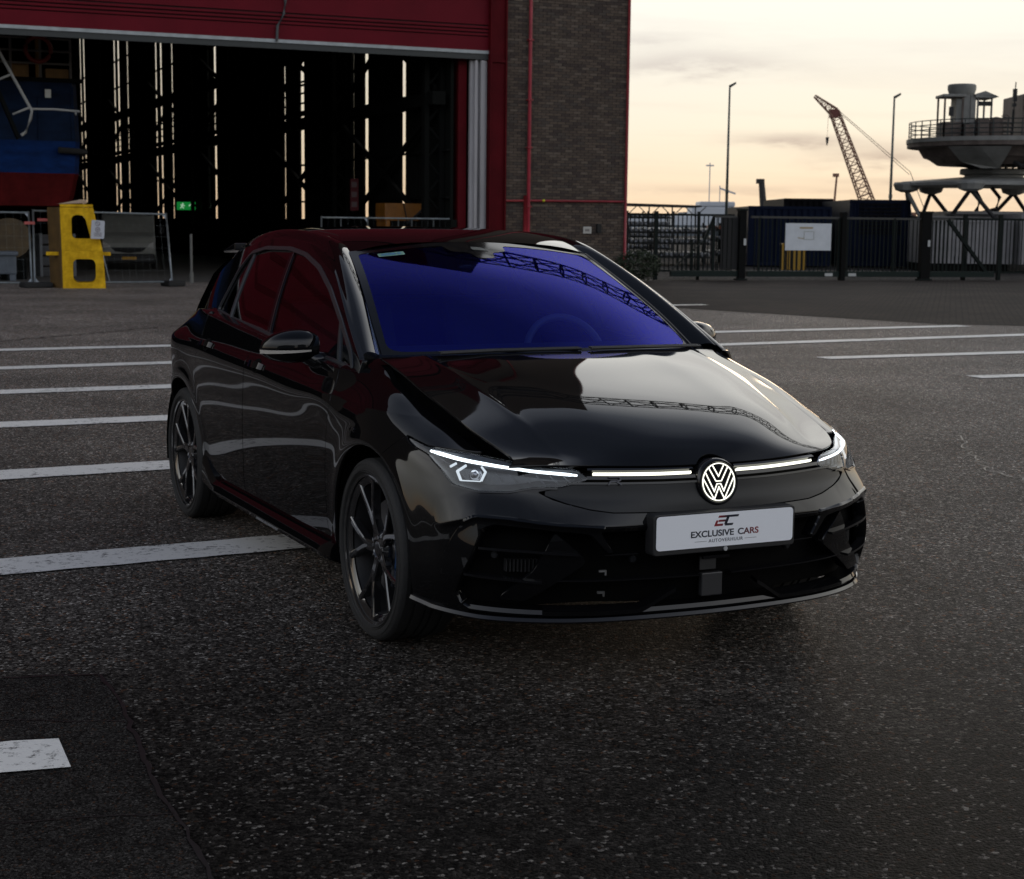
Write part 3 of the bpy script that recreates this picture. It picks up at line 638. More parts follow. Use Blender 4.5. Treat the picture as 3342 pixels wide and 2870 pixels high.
MB().box(-.12, .12, -.02, .02, -.55, .35).build('board', pm('notice_red', (.10, .006, .010), rough=.5), e)
for k in range(3): MB().box(-.09, .07, -.03, -.021, -.45+.28*k, -.30+.28*k).build('pictogram', pm('pictogram_grey', (.14, .10, .10), rough=.6), e)
e = thing('hall_lamp', hw(-14.2+.35, 8, 2.9), 'tiny orange lamp glowing beside the ship inside the hall', 'lamp'); 
MB().sphere((0, 0, .1), .03).build('lamp_bulb', emis('lamp_orange', (1, .35, .08), 3), e, smooth=True); MB().box(-.05, .05, .03, .12, .02, .18).build('lamp_bracket', DARK, e)
# ---------------------------------------------------------------- ship stern inside the hall
ship = thing('ship', hw(-13.65, 3, 0), 'blue and red ship hull standing on stands in the hall opening', 'ship', rz=HA)
HB = pm('hull_dark_blue', (.004, .012, .034), spec=.08, rough=.6, var=.55, vscale=1.1, stretch=(1, 1, 2.5)); HB2 = pm('hull_blue', (.002, .018, .085), spec=.08, rough=.6, var=.4, vscale=1.5, stretch=(1, 1, 3)); HR = pm('hull_red', (.060, .005, .005), spec=.05, rough=.7, var=.4, vscale=2.2, detail=8)
def hull(z0, z1, mat, nm, x0=0., x1=0., push=0.0):
    mb = MB(); pl = []; 
    for z, xo in ((z0, x0), (z1, x1)): pl.append([(xo-.02+push, .25, z), (xo-.16, 0-push, z), (-14, 0-push, z), (-14, 30, z), (xo+push, 30, z)])
    V = pl[0]+pl[1]; n = 5; mb.add(V, [[i, (i+1) % n, (i+1) % n+n, i+n][::-1] for i in range(n)]+[list(range(n)), list(range(2*n-1, n-1, -1))]); return mb.build(nm, mat, ship)
hull(1.79, 2.59, HR, 'hull_bottom', -.18, .0); hull(2.59, 3.38, HB2, 'hull_boot_band', .0, .05); hull(3.38, 4.86, HB, 'hull_side', .05, -.02)
mb = MB(); mb.box(-14, .06, -.06, .02, 4.80, 4.90); mb.box(-.02, .06, 0, 30, 4.80, 4.90); mb.build('gunwale', DARK, ship)
mb = MB(); mb.tube([(-.55, -.12, 3.16), (.10, -.10, 3.12), (.16, .8, 3.12)], .075, 8); mb.build('fender_bar', BLACK, ship, smooth=True)
MB().box(-.82, -.68, -.05, 0, 4.42, 4.62).build('draught_plate', pm('plate_pale', (.6, .6, .55), rough=.5), ship)
MB().box(-1.0, -.95, -.045, .0, 3.4, 4.4).build('hull_seam', HB, ship); MB().box(-.20, -.14, -.03, 0, 3.4, 4.7).build('hull_seam', HB, ship)
WR = pm('ship_rail_white', (.28, .28, .27), rough=.5); OCH = pm('ship_ochre', (.20, .10, .015), rough=.6, var=.3); 
mb = MB()
for z in (5.25, 5.55, 5.85): mb.bar((-3.2, .1, z), (-.15, .1, z), .03, n=6)
for x in (-3.0, -2.3, -1.6, -.9, -.18): mb.bar((x, .1, 4.88), (x, .1, 5.88), .035, n=6)
mb.build('deck_railing', pm('ship_rail_grey', (.11, .10, .09), rough=.6), ship)
mb = MB(); mb.bar((-.95, .15, 4.9), (-.95, .15, 6.6), .06, n=8); mb.box(-1.6, -1.15, .3, .8, 4.9, 5.25); mb.box(-.75, -.2, .3, .8, 4.9, 5.15); mb.build('deck_gear', OCH, ship)
mb = MB(); mb.tube([(-.95+.30*math.cos(t), .02, 5.58+.30*math.sin(t)) for t in np.linspace(0, 2*math.pi, 25)[:-1]], .055, 8, closed=True); mb.build('life_ring', pm('ring_red', (.16, .015, .010), rough=.6), ship, smooth=True)
MB().box(-3.6, -1.9, 1.0, 3.5, 4.88, 6.9).build('deck_house', pm('deckhouse_grey', (.03, .032, .03), rough=.7), ship)
gw = thing('gangway', hw(-15.4, 1.5, 0), 'white tubular handrails of a boarding gangway in front of the blue hull', 'gangway', rz=HA)
mb = MB(); g = lambda u, z: (u+15.4, 0, z)
mb.tube([g(-16.3, 6.7), g(-15.66, 5.32), g(-14.96, 4.00), g(-15.00, 3.80), g(-15.12, 3.49), g(-15.22, 3.42)], .038, 7)
for a, b in (((-15.75, 4.66), (-15.42, 4.82)), ((-15.40, 3.90), (-15.02, 4.07))): mb.bar(g(*a), g(*b), .03, n=6)
mb.tube([g(-14.97, 4.04), g(-14.45, 4.05), g(-13.85, 4.02)], .030, 6)
mb.bar(g(-13.95, 4.0), g(-13.95, 3.93), .02, n=6)
mb.build('handrail', WR, gw, smooth=True)
mb = MB(); mb.bar((-.9, .3, 6.0), (.15, .3, 3.35), .3, .08); mb.build('gangway_deck', DARK, gw)
# ---------------------------------------------------------------- yellow stands
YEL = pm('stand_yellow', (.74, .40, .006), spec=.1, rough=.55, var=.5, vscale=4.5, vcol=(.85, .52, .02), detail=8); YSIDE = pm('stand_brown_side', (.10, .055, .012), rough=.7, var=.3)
def rs(poly, n=8, per=28):
    """resample a closed outline to a fixed count"""
    P = np.array(poly+[poly[0]], float); d = np.concatenate([[0], np.cumsum(np.linalg.norm(np.diff(P, axis=0), axis=1))]); t = np.linspace(0, d[-1], per+1)[:-1]
    return [(np.interp(q, d, P[:, 0]), np.interp(q, d, P[:, 1])) for q in t]
def stand(name, loc, outer, inner, depth, lab):
    s_ = thing(name, loc, lab, 'ship stand', rz=rad(14.7)); n = 40
    c = np.mean(np.array(inner), axis=0)
    def rayout(poly, a):
        best = 0; P = np.array(poly); d = np.array((math.cos(a), math.sin(a)))
        for i in range(len(P)):
            p, q = P[i]-c, P[(i+1) % len(P)]-c; e_ = q-p; den = d[0]*e_[1]-d[1]*e_[0]
            if abs(den) < 1e-9: continue
            t = (p[0]*e_[1]-p[1]*e_[0])/den; u_ = (p[0]*d[1]-p[1]*d[0])/den
            if t > 0 and -1e-6 <= u_ <= 1+1e-6: best = max(best, t)
        return c+d*best
    cor = sorted([math.atan2(q[1]-c[1], q[0]-c[0]) for q in outer]+list(np.linspace(-math.pi, math.pi, n)[:-1]))
    O_ = [rayout(outer, a) for a in cor]; I_ = [rayout(inner, a) for a in cor]
    MB().frame(O_, I_, 'y', 0, .03).build('front_plate', YEL, s_); MB().frame(O_, I_, 'y', depth-.03, depth).build('back_plate', YEL, s_)
    P = np.array(outer); xl0 = P[np.argmin(P[:, 0]+P[:, 1]*.01)]; 
    lo_ = [p for p in outer]; 
    V = [(lo_[0][0]-.001, .03, lo_[0][1]), (lo_[3][0]-.001, .03, lo_[3][1]), (lo_[3][0]-.24, depth*.7, lo_[3][1]), (lo_[0][0]-.24, depth*.7, lo_[0][1])]
    mb = MB(); mb.add([(a+k_, b, c_) for k_ in (0, -.03) for a, b, c_ in V], [[0, 1, 2, 3], [7, 6, 5, 4], [0, 4, 5, 1], [1, 5, 6, 2], [2, 6, 7, 3], [3, 7, 4, 0]]); mb.build('side_plate', YSIDE, s_)
    mb = MB(); mb.prism([(lo_[1][0]-.03, lo_[1][1]), (lo_[1][0], lo_[1][1]), (lo_[2][0], lo_[2][1]), (lo_[2][0]-.03, lo_[2][1])], 'y', .03, depth-.03); mb.build('side_plate', YSIDE, s_)
    return s_
i1 = smoothpoly([(-.235, .20), (.245, .20), (.245, .70), (-.235, .70)], 6, rad=.13)
st1 = stand('ship_stand', (-9.21, 35.0, 0), [(-.445, 0), (.445, 0), (.40, .795), (-.455, .795)], [(a*.98, b-.075) for a, b in i1], .7, 'lower yellow steel stand with a square hole, under the ship and touching the ground')
MB().box(-.78, .56, .10, .16, .70, .775).build('lug_bar', YEL, st1)
i2 = smoothpoly([(-.24, .26), (.15, .26), (.13, .34), (.03, .76), (-.24, .76)], 6, rad=.11)
st2 = stand('ship_stand', (-9.21, 35.0, .80), [(-.455, 0), (.395, 0), (.215, .92), (-.475, .92)], i2, .66, 'upper yellow steel stand with a tapered hole, stacked on the lower one')
MB().box(-.47, .21, -.01, .7, .93, .985).build('top_plate', YEL, st2)
wdg = MB(); wdg.prism([(-.50, 0), (.0, .02), (0, .10), (-.35, .03)], 'y', 0, .5); o = wdg.build('timber_wedge', pm('wedge_wood', (.42, .33, .26), rough=.8), None); o.location = (-9.28, 35.1, 1.79); tag(o, 'pale timber wedge between the upper yellow stand and the red hull', 'wedge')
# ---------------------------------------------------------------- mesh fence panels
GALV = pm('fence_galvanised', (.20, .225, .235), rough=.45, metal=.3, var=.3, vscale=8)
def fence_panel(loc, rz, pts, mid, lab, mesh_step=.16, feet=True):
    f_ = thing('fence_panel', loc, lab, 'fence panel', rz=rz, group='mesh fence panels across the hall opening')
    (x0, z0), (x1, z1), (x2, z2), (x3, z3) = pts     # bottom left, bottom right, top right, top left
    P = lambda x, z: (x, 0, z)
    MB().tube([P(x0, z0+.1), P(x1, z1+.1)], .021, 8).build('bottom_rail', GALV, f_, smooth=True)
    MB().tube([P(x3, z3), P(x2, z2)], .021, 8).build('top_rail', GALV, f_, smooth=True)
    for a, b, c_, d in ((x0, 0.02, x3, z3+.03), (x1, 0.02, x2, z2+.03)): MB().tube([P(a, b), P(c_, d)], .023, 8).build('post', GALV, f_, smooth=True)
    for t in mid: MB().tube([P(x0+(x1-x0)*t, z0+.1), P(x3+(x2-x3)*t, z3)], .017, 6).build('middle_tube', GALV, f_, smooth=True)
    mb = MB(); k = int((x1-x0)/mesh_step)
    for i in range(1, k): t = i/k; mb.bar(P(x0+(x1-x0)*t, z0+.1), P(x3+(x2-x3)*t, z3), .0016)
    for j in range(1, 6): t = j/6; mb.bar(P(x0+(x3-x0)*t, .1+(z3-.1)*t), P(x1+(x2-x1)*t, .1+(z2-.1)*t), .0016)
    o = mb.build('wire_mesh', GALV, f_); o['kind'] = 'stuff'
    for a, b in ((x1, z1), (x2, z2)):
        pass
    for (x, z, sx, sz) in ((x1, .10, -1, 1), (x2, z2, -1, -1), (x0, .1, 1, 1)):
        mb = MB(); mb.prism([(x, z), (x+sx*.10, z), (x, z+sz*.12)], 'y', -.012, .012); mb.build('corner_gusset', pm('gusset_pale', (.34, .38, .42), rough=.5), f_)
    if feet:
        for x in (x1,): MB().box(x-.20, x+.20, -.35, .25, 0, .13).build('foot_block', BLACK, f_, bevel=.03)
        
    return f_
a0 = (-10.32, 35.16, 0)
fp = fence_panel(a0, math.atan2(1.5, 2.6), [(0, 0), (3.05, 0), (2.93, 1.60), (.0, 1.64)], (.0001,), 'mesh fence panel in front of the yellow stands with a leaning right post')
mb = MB(); mb.box(-.30, .32, -.3, .2, 0, .12); mb.build('foot_block', BLACK, fp, bevel=.03)
fp2 = fence_panel((-13.7, 34.4, 0), math.atan2(.8, 3.3), [(0, 0), (3.40, 0), (3.37, 1.60), (0, 1.60)], (.5,), 'mesh fence panel at the left edge of the photo, beside the grey cart', feet=False)
MB().tube([(1.62, 0, .12), (1.28, 0, 1.62)][::-1], .018, 6).build('middle_tube', GALV, fp, smooth=True)
for x, z in ((-.18, 1.38), (.10, 1.45)): MB().box(x-.02, x+.20, -.05, -.02, z-.03, z+.03).build('red_clip', pm('clip_red', (.45, .09, .08), rough=.5), fp)
sg = thing('notice_sign', (-9.0, 34.9, 1.06), 'small white notice with prohibition symbols hung on the mesh fence next to the yellow stands', 'sign', rz=.3)
mb = MB(); mb.prism(smoothpoly([(-.03, 0), (.25, 0), (.27, .38), (0.0, .40)], 4, rad=.03).tolist(), 'y', -.012, 0); mb.build('sign_plate', pm('sign_white', (.46, .48, .52), rough=.5), sg)
MK = pm('sign_print_dark', (.09, .06, .08), rough=.6)
Msg = Matrix(((1, 0, 0, .12), (0, 0, -1, -.013), (0, 1, 0, .32), (0, 0, 0, 1)))
c_ = lambda r, x=0, y=0: [(x+r*math.cos(t), y+r*math.sin(t)) for t in np.linspace(0, 2*math.pi, 21)]
strokes('prohibition_symbol', [c_(.045), [(-.03, .03), (.03, -.03)]], .010, .003, MK, sg, Msg); strokes('prohibition_symbol', [c_(.045, 0, -.125), [(-.025, -.125), (.025, -.125)], [(0, -.10), (0, -.15)]], .012, .003, MK, sg, Msg)
strokes('sign_lines', [[(-.08, -.20), (.09, -.20)], [(-.08, -.23), (.08, -.23)], [(-.07, -.26), (.08, -.26)]], .010, .003, MK, sg, Msg)
# fence panels behind the car roof
for (u0, u1, t_, lab) in ((-8.22, -7.02, .4, 'short mesh fence panel just behind the car roof, left of the gusseted one'), (-7.0, -4.75, .45, 'mesh fence panel behind the car roof reaching the red door column')):
    q = hw(u0, t_); fence_panel(q, HA, [(0, 0), (u1-u0, 0), (u1-u0, 1.58), (0, 1.58)], (.42,) if u1-u0 < 2 else (.36, .52, .78), lab)
MB().box(0, 0, 0, 0, 0, 0)
# van, barrel and other dark things in the hall
van = thing('parked_van', (-11.45, 48.6, 0), 'white delivery van with yellow plate parked in the dark hall behind the stands', 'van', rz=rad(14))
VW_ = pm('van_white', (.28, .28, .25), rough=.4, var=.15); VG = pm('van_glass', (.012, .012, .014), rough=.1); VL = pm('van_lamp', (.7, .7, .66), rough=.1, metal=.6)
mb = MB(); sec = [(0, .52), (0, .78), (.10, .96), (.50, 1.10), (.95, 1.62), (1.2, 1.68), (4.2, 1.68), (4.3, 1.2), (4.3, .28), (.15, .26), (.02, .36)]
mb.prism([(a, b) for a, b in sec], 'x', -.78, .78); body = mb.build('body', VW_, van, bevel=.07, seg=3)
mb = MB(); mb.add([(-.66, .535, 1.13), (.66, .535, 1.13), (.60, .925, 1.56), (-.60, .925, 1.56)], [[0, 1, 2, 3]]); mb.build('windscreen', VG, van)
mb = MB(); mb.prism([(-.52, .66), (.52, .66), (.40, .54), (0, .49), (-.40, .54)], 'y', -.03, .05); mb.build('grille', BLACK, van, bevel=.02)
mb = MB(); mb.box(-.76, .76, -.06, .12, .20, .47); mb.build('bumper', pm('van_bumper', (.015, .015, .015), rough=.6), van, bevel=.05)
for s_ in (-1, 1): 
    mb = MB(); mb.prism([(s_*.74, .62), (s_*.74, .86), (s_*.58, .76), (s_*.50, .66)], 'y', -.02, .12); mb.build('headlight', VL, van, bevel=.01)
    MB().lathe([(0, s_*.70), (.28, s_*.70), (.30, s_*.73), (.30, s_*.80), (.18, s_*.80), (0, s_*.79)], 24, 'x', (0, .75, .30)).build('wheel', BLACK, van)
    MB().box(s_*.98-.09, s_*.98+.09, .62, .74, 1.05, 1.3).build('door_mirror', BLACK, van, bevel=.03)
MB().box(-.20, .22, -.085, -.07, .30, .38).build('number_plate', pm('plate_yellow', (.55, .28, .01), rough=.5), van)
cart = thing('grey_cart', hw(-16.1, 1.2, 0), 'grey box pallet on short feet at the left edge below the ship', 'pallet', rz=HA)
GC = pm('cart_grey', (.075, .09, .11), rough=.55, var=.2)
MB().box(-.9, .66, 0, .8, .16, .66).build('tub', GC, cart, bevel=.03); MB().box(-.95, .70, -.04, .84, .60, .70).build('rim', GC, cart, bevel=.02)
for x in (-.8, -.1, .5): MB().box(x, x+.14, 0, .8, 0, .16).build('foot', GC, cart)
mb = MB(); mb.box(.18, .25, -.012, .0, .18, .60); mb.box(-.4, -.33, -.012, .0, .18, .60); mb.build('tub_ribs', GC, cart)
reel = thing('cable_reel', hw(-15.45, 2.2, 0), 'round ochre cable reel with two discs standing behind the grey pallet', 'reel', rz=HA)
RO = pm('reel_ochre', (.055, .035, .012), rough=.7, var=.4)
for y, r in ((0, .48), (.55, .48)): MB().lathe([(0, y), (r, y), (r, y+.05), (0, y+.05)], 32, 'y', (0, 0, 1.0)).build('disc', RO, reel)
MB().lathe([(.25, .05), (.25, .55)], 24, 'y', (0, 0, 1.0)).build('drum', pm('reel_cable', (.02, .018, .015), rough=.8), reel, smooth=True)
mb = MB(); mb.box(-.35, .35, 0, .6, 0, .52); mb.build('reel_stand', DARK, reel)
mc = thing('orange_machine', hw(-5.45, 2.1, 0), 'orange metal machine cover showing above the car roof inside the door opening', 'machine', rz=HA)
OR = pm('machine_orange', (.20, .075, .006), rough=.5, var=.25)
mb = MB(); mb.box(-.55, .65, 0, .8, 1.52, 1.98); mb.box(-.52, -.40, 0, .8, 1.0, 1.52); mb.build('cover', OR, mc, bevel=.02); MB().box(-.35, .6, .05, .75, 0, 1.50).build('machine_body', DARK, mc)
mb = MB(); mb.tube([(-.05, -.05, 1.98), (0, -.05, 1.75), (.05, -.06, 1.5)], .015, 6); mb.tube([(.05, -.05, 1.45), (.4, -.05, 1.75), (.62, 0, 1.95)], .03, 6); mb.build('hose', BLACK, mc)
for i, (u, t, w_, h_, m_, lab) in enumerate(((-14.55, 4.2, .9, 1.1, 'crate_dark', 'dark stacked crate in the shade left of the yellow stands'), (-7.0, 9, 1.6, .9, 'crate_dark', 'dark low workbench in the hall behind the fence panels'))):
    b_ = thing('storage_crate' if i == 0 else 'workbench', hw(u, t, 0), lab, 'crate' if i == 0 else 'workbench', rz=HA)
    CD = pm('crate_dark', (.03, .03, .032), rough=.7, var=.4)
    for k in range(4): MB().box(0, w_, 0, .8, h_*k/4+.02, h_*(k+1)/4-.03).build('board', CD, b_)
    mb = MB(); [mb.box(x, x+.07, -.01, .81, 0, h_) for x in (0, w_-.07)]; mb.build('frame', pm('crate_frame', (.08, .085, .09), rough=.6), b_)
pb = thing('guide_post', (-7.62, 38.6, 0), 'thin pale post standing inside the hall right of the fence panel', 'post')
MB().bar((0, 0, 0), (0, 0, 1.15), .03, n=8).build('post', pm('post_pale', (.12, .12, .11), rough=.6), pb); MB().bar((0, 0, 0), (0, 0, .25), .05, n=8).build('base', pm('post_pale', (.12, .12, .11)), pb)
# ================================================================ yard fence and sliding gate; gate frame: origin (4.0,44.4), 15.1 deg
GA = rad(15.1); GO = np.array([4.0, 44.4])
def gw_(l, t=0, z=0): return (GO[0]+math.cos(GA)*l-math.sin(GA)*t, GO[1]+math.sin(GA)*l+math.cos(GA)*t, z)
FG_ = pm('fence_dark_green', (.004, .008, .007), spec=.15, rough=.55); FGT = pm('gate_top_rail', (.035, .035, .032), rough=.5); FGB = pm('gate_beam_green', (.006, .014, .012), spec=.2, rough=.5)
def bars(par, l0, l1, z0, z1, step=.125, w_=.024, y=0):
    me = None; k = int(round((l1-l0)/step))
    for i in range(1, k):
        x = l0+(l1-l0)*i/k
        if me is None:
            o = MB().box(-w_/2, w_/2, -w_/2, w_/2, z0, z1).build('bar', FG_, par); me = o.data; o.location = (x, y, 0)
        else:
            o = bpy.data.objects.new('bar', me); COL.objects.link(o); o.parent = par; o.location = (x, y, 0)
# static fence left, between the pier and the gate
f1 = thing('bar_fence', gw_(-1.2, .25), 'dark green bar fence between the brick pier and the sliding gate', 'fence', rz=GA)
MB().box(0, 3.4, -.02, .02, 1.74, 1.80).build('top_rail', FG_, f1); MB().box(0, 3.4, -.02, .02, .22, .27).build('bottom_rail', FG_, f1)
for x, w_ in ((.28, .07), (1.12, .10), (2.36, .07)): MB().box(x-w_/2, x+w_/2, -w_/2, w_/2, 0, 1.86).build('post', FG_, f1)
bars(f1, 0, 3.4, .27, 1.74)
# gate leaves
gA = thing('sliding_gate', gw_(.27, 0), 'left green gate leaf with a slanted end brace and a black screen by its post', 'gate', rz=GA)
MB().box(0, 2.0, -.06, .06, .10, .26).build('bottom_beam', FGB, gA); MB().box(1.22, 1.9, -.03, .03, 1.70, 1.76).build('top_rail', FGT, gA)
MB().bar((.95, 0, 1.05), (1.24, 0, 1.74), .06).build('brace', FG_, gA); MB().box(1.2, 1.26, -.03, .03, .2, 1.74).build('upright', FG_, gA); MB().box(.60, .64, -.03, .03, .2, 1.1).build('upright', FG_, gA)
MB().bar((.05, 0, .3), (.95, 0, 1.07), .03).build('brace', FG_, gA)
bars(gA, 1.24, 1.9, .26, 1.70)
bars(gA, .1, 1.2, .26, .60)
MB().box(1.45, 1.98, -.012, .012, .3, 1.72).build('black_screen', BLACK, gA)
for l, w_, lab in ((2.32, .20, 'thick dark gate post at the left end of the signed gate leaf'), (5.36, .14, 'dark gate post between the two central gate leaves'), (7.92, .30, 'widest black gate post at the right of the dark gate leaf')):
    p = thing('gate_post', gw_(l, -.02), lab, 'gate post', rz=GA)
    MB().box(-w_/2, w_/2, -.10, .10, 0, 1.90).build('post', pm('gate_post_black', (.003, .0035, .0035), spec=.1, rough=.6), p, bevel=.01)
    if w_ > .15:
        MB().box(-w_/2-.05, w_/2+.05, -.12, .12, 0, .05).build('foot_plate', FG_, p)
        MB().box(w_*.1, w_*.1+.07, -.125, -.11, .96, 1.14).build('white_label', pm('label_white', (.45, .46, .45), rough=.6), p); MB().box(-w_/2-.02, w_/2+.02, -.12, .12, 1.90, 1.95).build('cap', FG_, p)
gB = thing('sliding_gate', gw_(2.50, 0), 'gate leaf carrying the large white sign board', 'gate', rz=GA)
Lb = 2.78
MB().box(0, Lb, -.06, .06, .10, .26).build('bottom_beam', FGB, gB); MB().box(.1, Lb, -.03, .03, 1.70, 1.76).build('top_rail', FGT, gB); bars(gB, .1, Lb, .26, 1.70)
for x in (.35, Lb-.03): MB().box(x-.03, x+.03, -.03, .03, .2, 1.74).build('upright', FG_, gB)
MB().box(Lb-.45, Lb-.22, -.085, -.062, .12, .20).build('white_label', MATS['label_white'], gB)
sb = thing('sign_board', gw_(3.60, -.08, .83), 'large white sign board with a faint orange drawing on the gate leaf', 'sign', rz=GA)
MB().box(0, 1.38, 0, .02, 0, .745).build('board', pm('board_white', (.58, .61, .64), rough=.5, var=.08), sb)
OP = pm('print_ochre', (.33, .25, .12), rough=.6); GP = pm('print_faint', (.27, .29, .27), rough=.6)
Msb = Matrix(((1, 0, 0, 0), (0, 0, -1, -.001), (0, 1, 0, 0), (0, 0, 0, 1)))
strokes('printed_heading', [[(.42, .62), (.82, .62)]], .045, .002, OP, sb, Msb); strokes('printed_outline', [[(.55, .30), (.85, .30), (.85, .52), (.56, .52), (.55, .30)]], .014, .002, GP, sb, Msb); strokes('printed_mark', [[(.37, .345), (.55, .32), (.56, .36)]], .022, .002, OP, sb, Msb)
gC = thing('sliding_gate', gw_(5.45, 0), 'dark gate leaf between the central post and the widest black post', 'gate', rz=GA)
Lc = 2.35
MB().box(0, Lc, -.06, .06, .10, .26).build('bottom_beam', FGB, gC); MB().box(0, Lc, -.03, .03, 1.70, 1.76).build('top_rail', FGT, gC); bars(gC, .05, Lc, .26, 1.70)
for x in (.06, 1.5): MB().box(x-.03, x+.03, -.03, .03, .2, 1.74).build('upright', FG_, gC)
MB().box(.10, .33, -.085, -.062, .12, .20).build('white_label', MATS['label_white'], gC)
gD = thing('sliding_gate', gw_(8.10, 0), 'right gate leaf ending in a long diagonal brace down to the ground', 'gate', rz=GA)
MB().box(0, 2.05, -.06, .06, .10, .26).build('bottom_beam', FGB, gD); MB().box(0, .72, -.03, .03, 1.70, 1.76).build('top_rail', FGT, gD); MB().bar((.52, 0, 1.73), (1.85, 0, .2), .09).build('brace', FG_, gD)
bars(gD, .02, .66, .26, 1.70); bars(gD, .66, 1.7, .26, .7)
f2 = thing('bar_fence', gw_(8.2, .3), 'dark bar fence behind the right gate leaf running out of the photo', 'fence', rz=GA)
MB().box(0, 6, -.02, .02, 1.72, 1.78).build('top_rail', FG_, f2); MB().box(0, 6, -.02, .02, .20, .25).build('bottom_rail', FG_, f2)
for x in (1.16, 2.30, 3.45, 4.6): MB().box(x-.05, x+.05, -.05, .05, 0, 1.88).build('post', FG_, f2)
bars(f2, 0, 3.4, .25, 1.72)
# ---------------------------------------------------------------- containers
def container(name, x0, x1, y0, y1, z1, mat, lab, rz=0, z0=.06, louvre=None, ridge=.22):
    c = thing(name, (x0, y0, 0), lab, 'container', rz=rz); Wd = x1-x0; D = y1-y0
    V = []; F = []; xs = []; x = .06; k = 0
    while x < Wd-.06: xs.append((x, 0 if k % 4 in (0, 1) else .035)); x += ridge/4*(1 if k % 2 == 0 else 1.2); k += 1
    for (x, y) in xs: V += [(x, y, z0+.1), (x, y, z1-.1)]
    for i in range(len(xs)-1): F.append([i*2, i*2+2, i*2+3, i*2+1])
    mesh_obj('corrugated_wall', V, F, mat, c)
    [MB().box(a, a+.07, -.01, .07, z0, z1).build('corner_post', mat, c) for a in (0, Wd-.07)]; [MB().box(.07, Wd-.07, -.02, .05, a, b).build('edge_rail', mat, c) for a, b in ((z1-.11, z1), (z0, z0+.12))]
    MB().box(.01, Wd-.01, .045, D, z0, z1-.01).build('shell', mat, c)
    if louvre:
        a, b = louvre
        for k in range(9): MB().box(a, b, -.06, -.03, 1.25+k*.13, 1.31+k*.13).build('louvre', MATS['container_dark'], c)
    return c
CB = pm('container_blue', (.003, .008, .026), spec=.1, rough=.5, var=.25, vscale=1); CDK = pm('container_dark', (.004, .004, .006), spec=.1, rough=.6, var=.2); CN = pm('container_navy', (.003, .007, .022), spec=.1, rough=.5, var=.25)
container('shipping_container', 8.55, 11.6, 60, 66, 2.22, CB, 'low blue container behind the white sign board')
container('shipping_container', 10.9, 12.9, 66.5, 72, 2.62, CDK, 'dark brown container showing above the blue one')
container('shipping_container', 12.35, 14.6, 60.5, 66, 2.50, CN, 'navy container with a dark louvred side, right of the dark one', louvre=(.35, 1.9))
wc = container('shipping_container', 13.9, 16.9, 55.5, 57.9, 1.80, pm('container_white', (.22, .215, .22), rough=.6, var=.2, vscale=2), 'pale grey ribbed container behind the fence under the platform', z0=.30, ridge=.30)
container('shipping_container', 17.0, 20.0, 55.0, 57.4, 1.98, MATS['container_white'], 'taller pale ribbed container cut by the right edge of the photo', z0=.30, ridge=.30)
MB().box(.1, 2.9, .1, 2.3, 0, .30).build('skids', DARK, wc)
yc = thing('yellow_crate', (8.6, 52.5, 0), 'yellow ribbed crate seen through the gate bars below the sign', 'crate')
YC = pm('crate_yellow', (.36, .20, .01), rough=.5)
for k in range(5): MB().box(.17*k, .17*k+.10, 0, .5, .10, .95).build('slat', YC, yc)
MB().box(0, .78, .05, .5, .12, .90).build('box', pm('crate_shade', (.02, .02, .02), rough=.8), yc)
# ---------------------------------------------------------------- offshore access platform on the right
pf = thing('access_platform', (17.6, 60.5, 0), 'grey motion platform with railed deck, lookout cabins and hydraulic legs', 'platform')
PG = pm('platform_grey', (.25, .25, .235), spec=.2, rough=.6, var=.3, vscale=1.2, detail=8); PG2 = pm('platform_brown', (.13, .105, .092), spec=.2, rough=.7, var=.3); PK = pm('platform_black', (.012, .012, .013), rough=.6)
def P_(x, z, y=0): return (x-17.6, y, z)
mb = MB(); mb.lathe([(0, 4.62), (3.12, 4.62), (3.16, 4.56), (3.16, 4.40), (2.75, 4.36), (2.55, 4.05), (2.35, 3.98), (2.05, 3.78), (0, 3.78)], 40); mb.build('deck', PG2, pf)
mb = MB(); mb.lathe([(3.19, 4.70), (3.19, 4.55)], 40); mb.build('toe_board', PG, pf)
mb = MB(); mb.add([P_(15.2, 4.35, -2.5), P_(16.2, 4.35, -2.9), P_(17.3, 4.35, -3.1), P_(17.2, 3.62, -2.0), P_(16.6, 3.62, -1.9), P_(15.9, 3.85, -1.7)], [[0, 1, 2, 3, 4, 5]]); mb.build('bracket_plate', PG, pf)
mb = MB(); mb.lathe([(0, 3.66), (1.18, 3.66), (1.22, 3.60), (1.22, 3.46), (1.05, 3.42), (1.05, 3.34)], 36); mb.build('slew_ring', PG, pf)
for k in range(30): a = 2*math.pi*k/30; MB().box(-.03, .03, -.03, .03, -.03, .03)
mb = MB(); mb.lathe([(0, 3.36), (1.1, 3.36), (3.35, 3.17), (3.45, 3.12), (3.45, 3.02), (2.2, 3.0), (1.0, 2.98), (0, 2.98)], 6); mb.build('top_frame', pm('platform_frame', (.26, .26, .245), rough=.55, var=.2), pf)
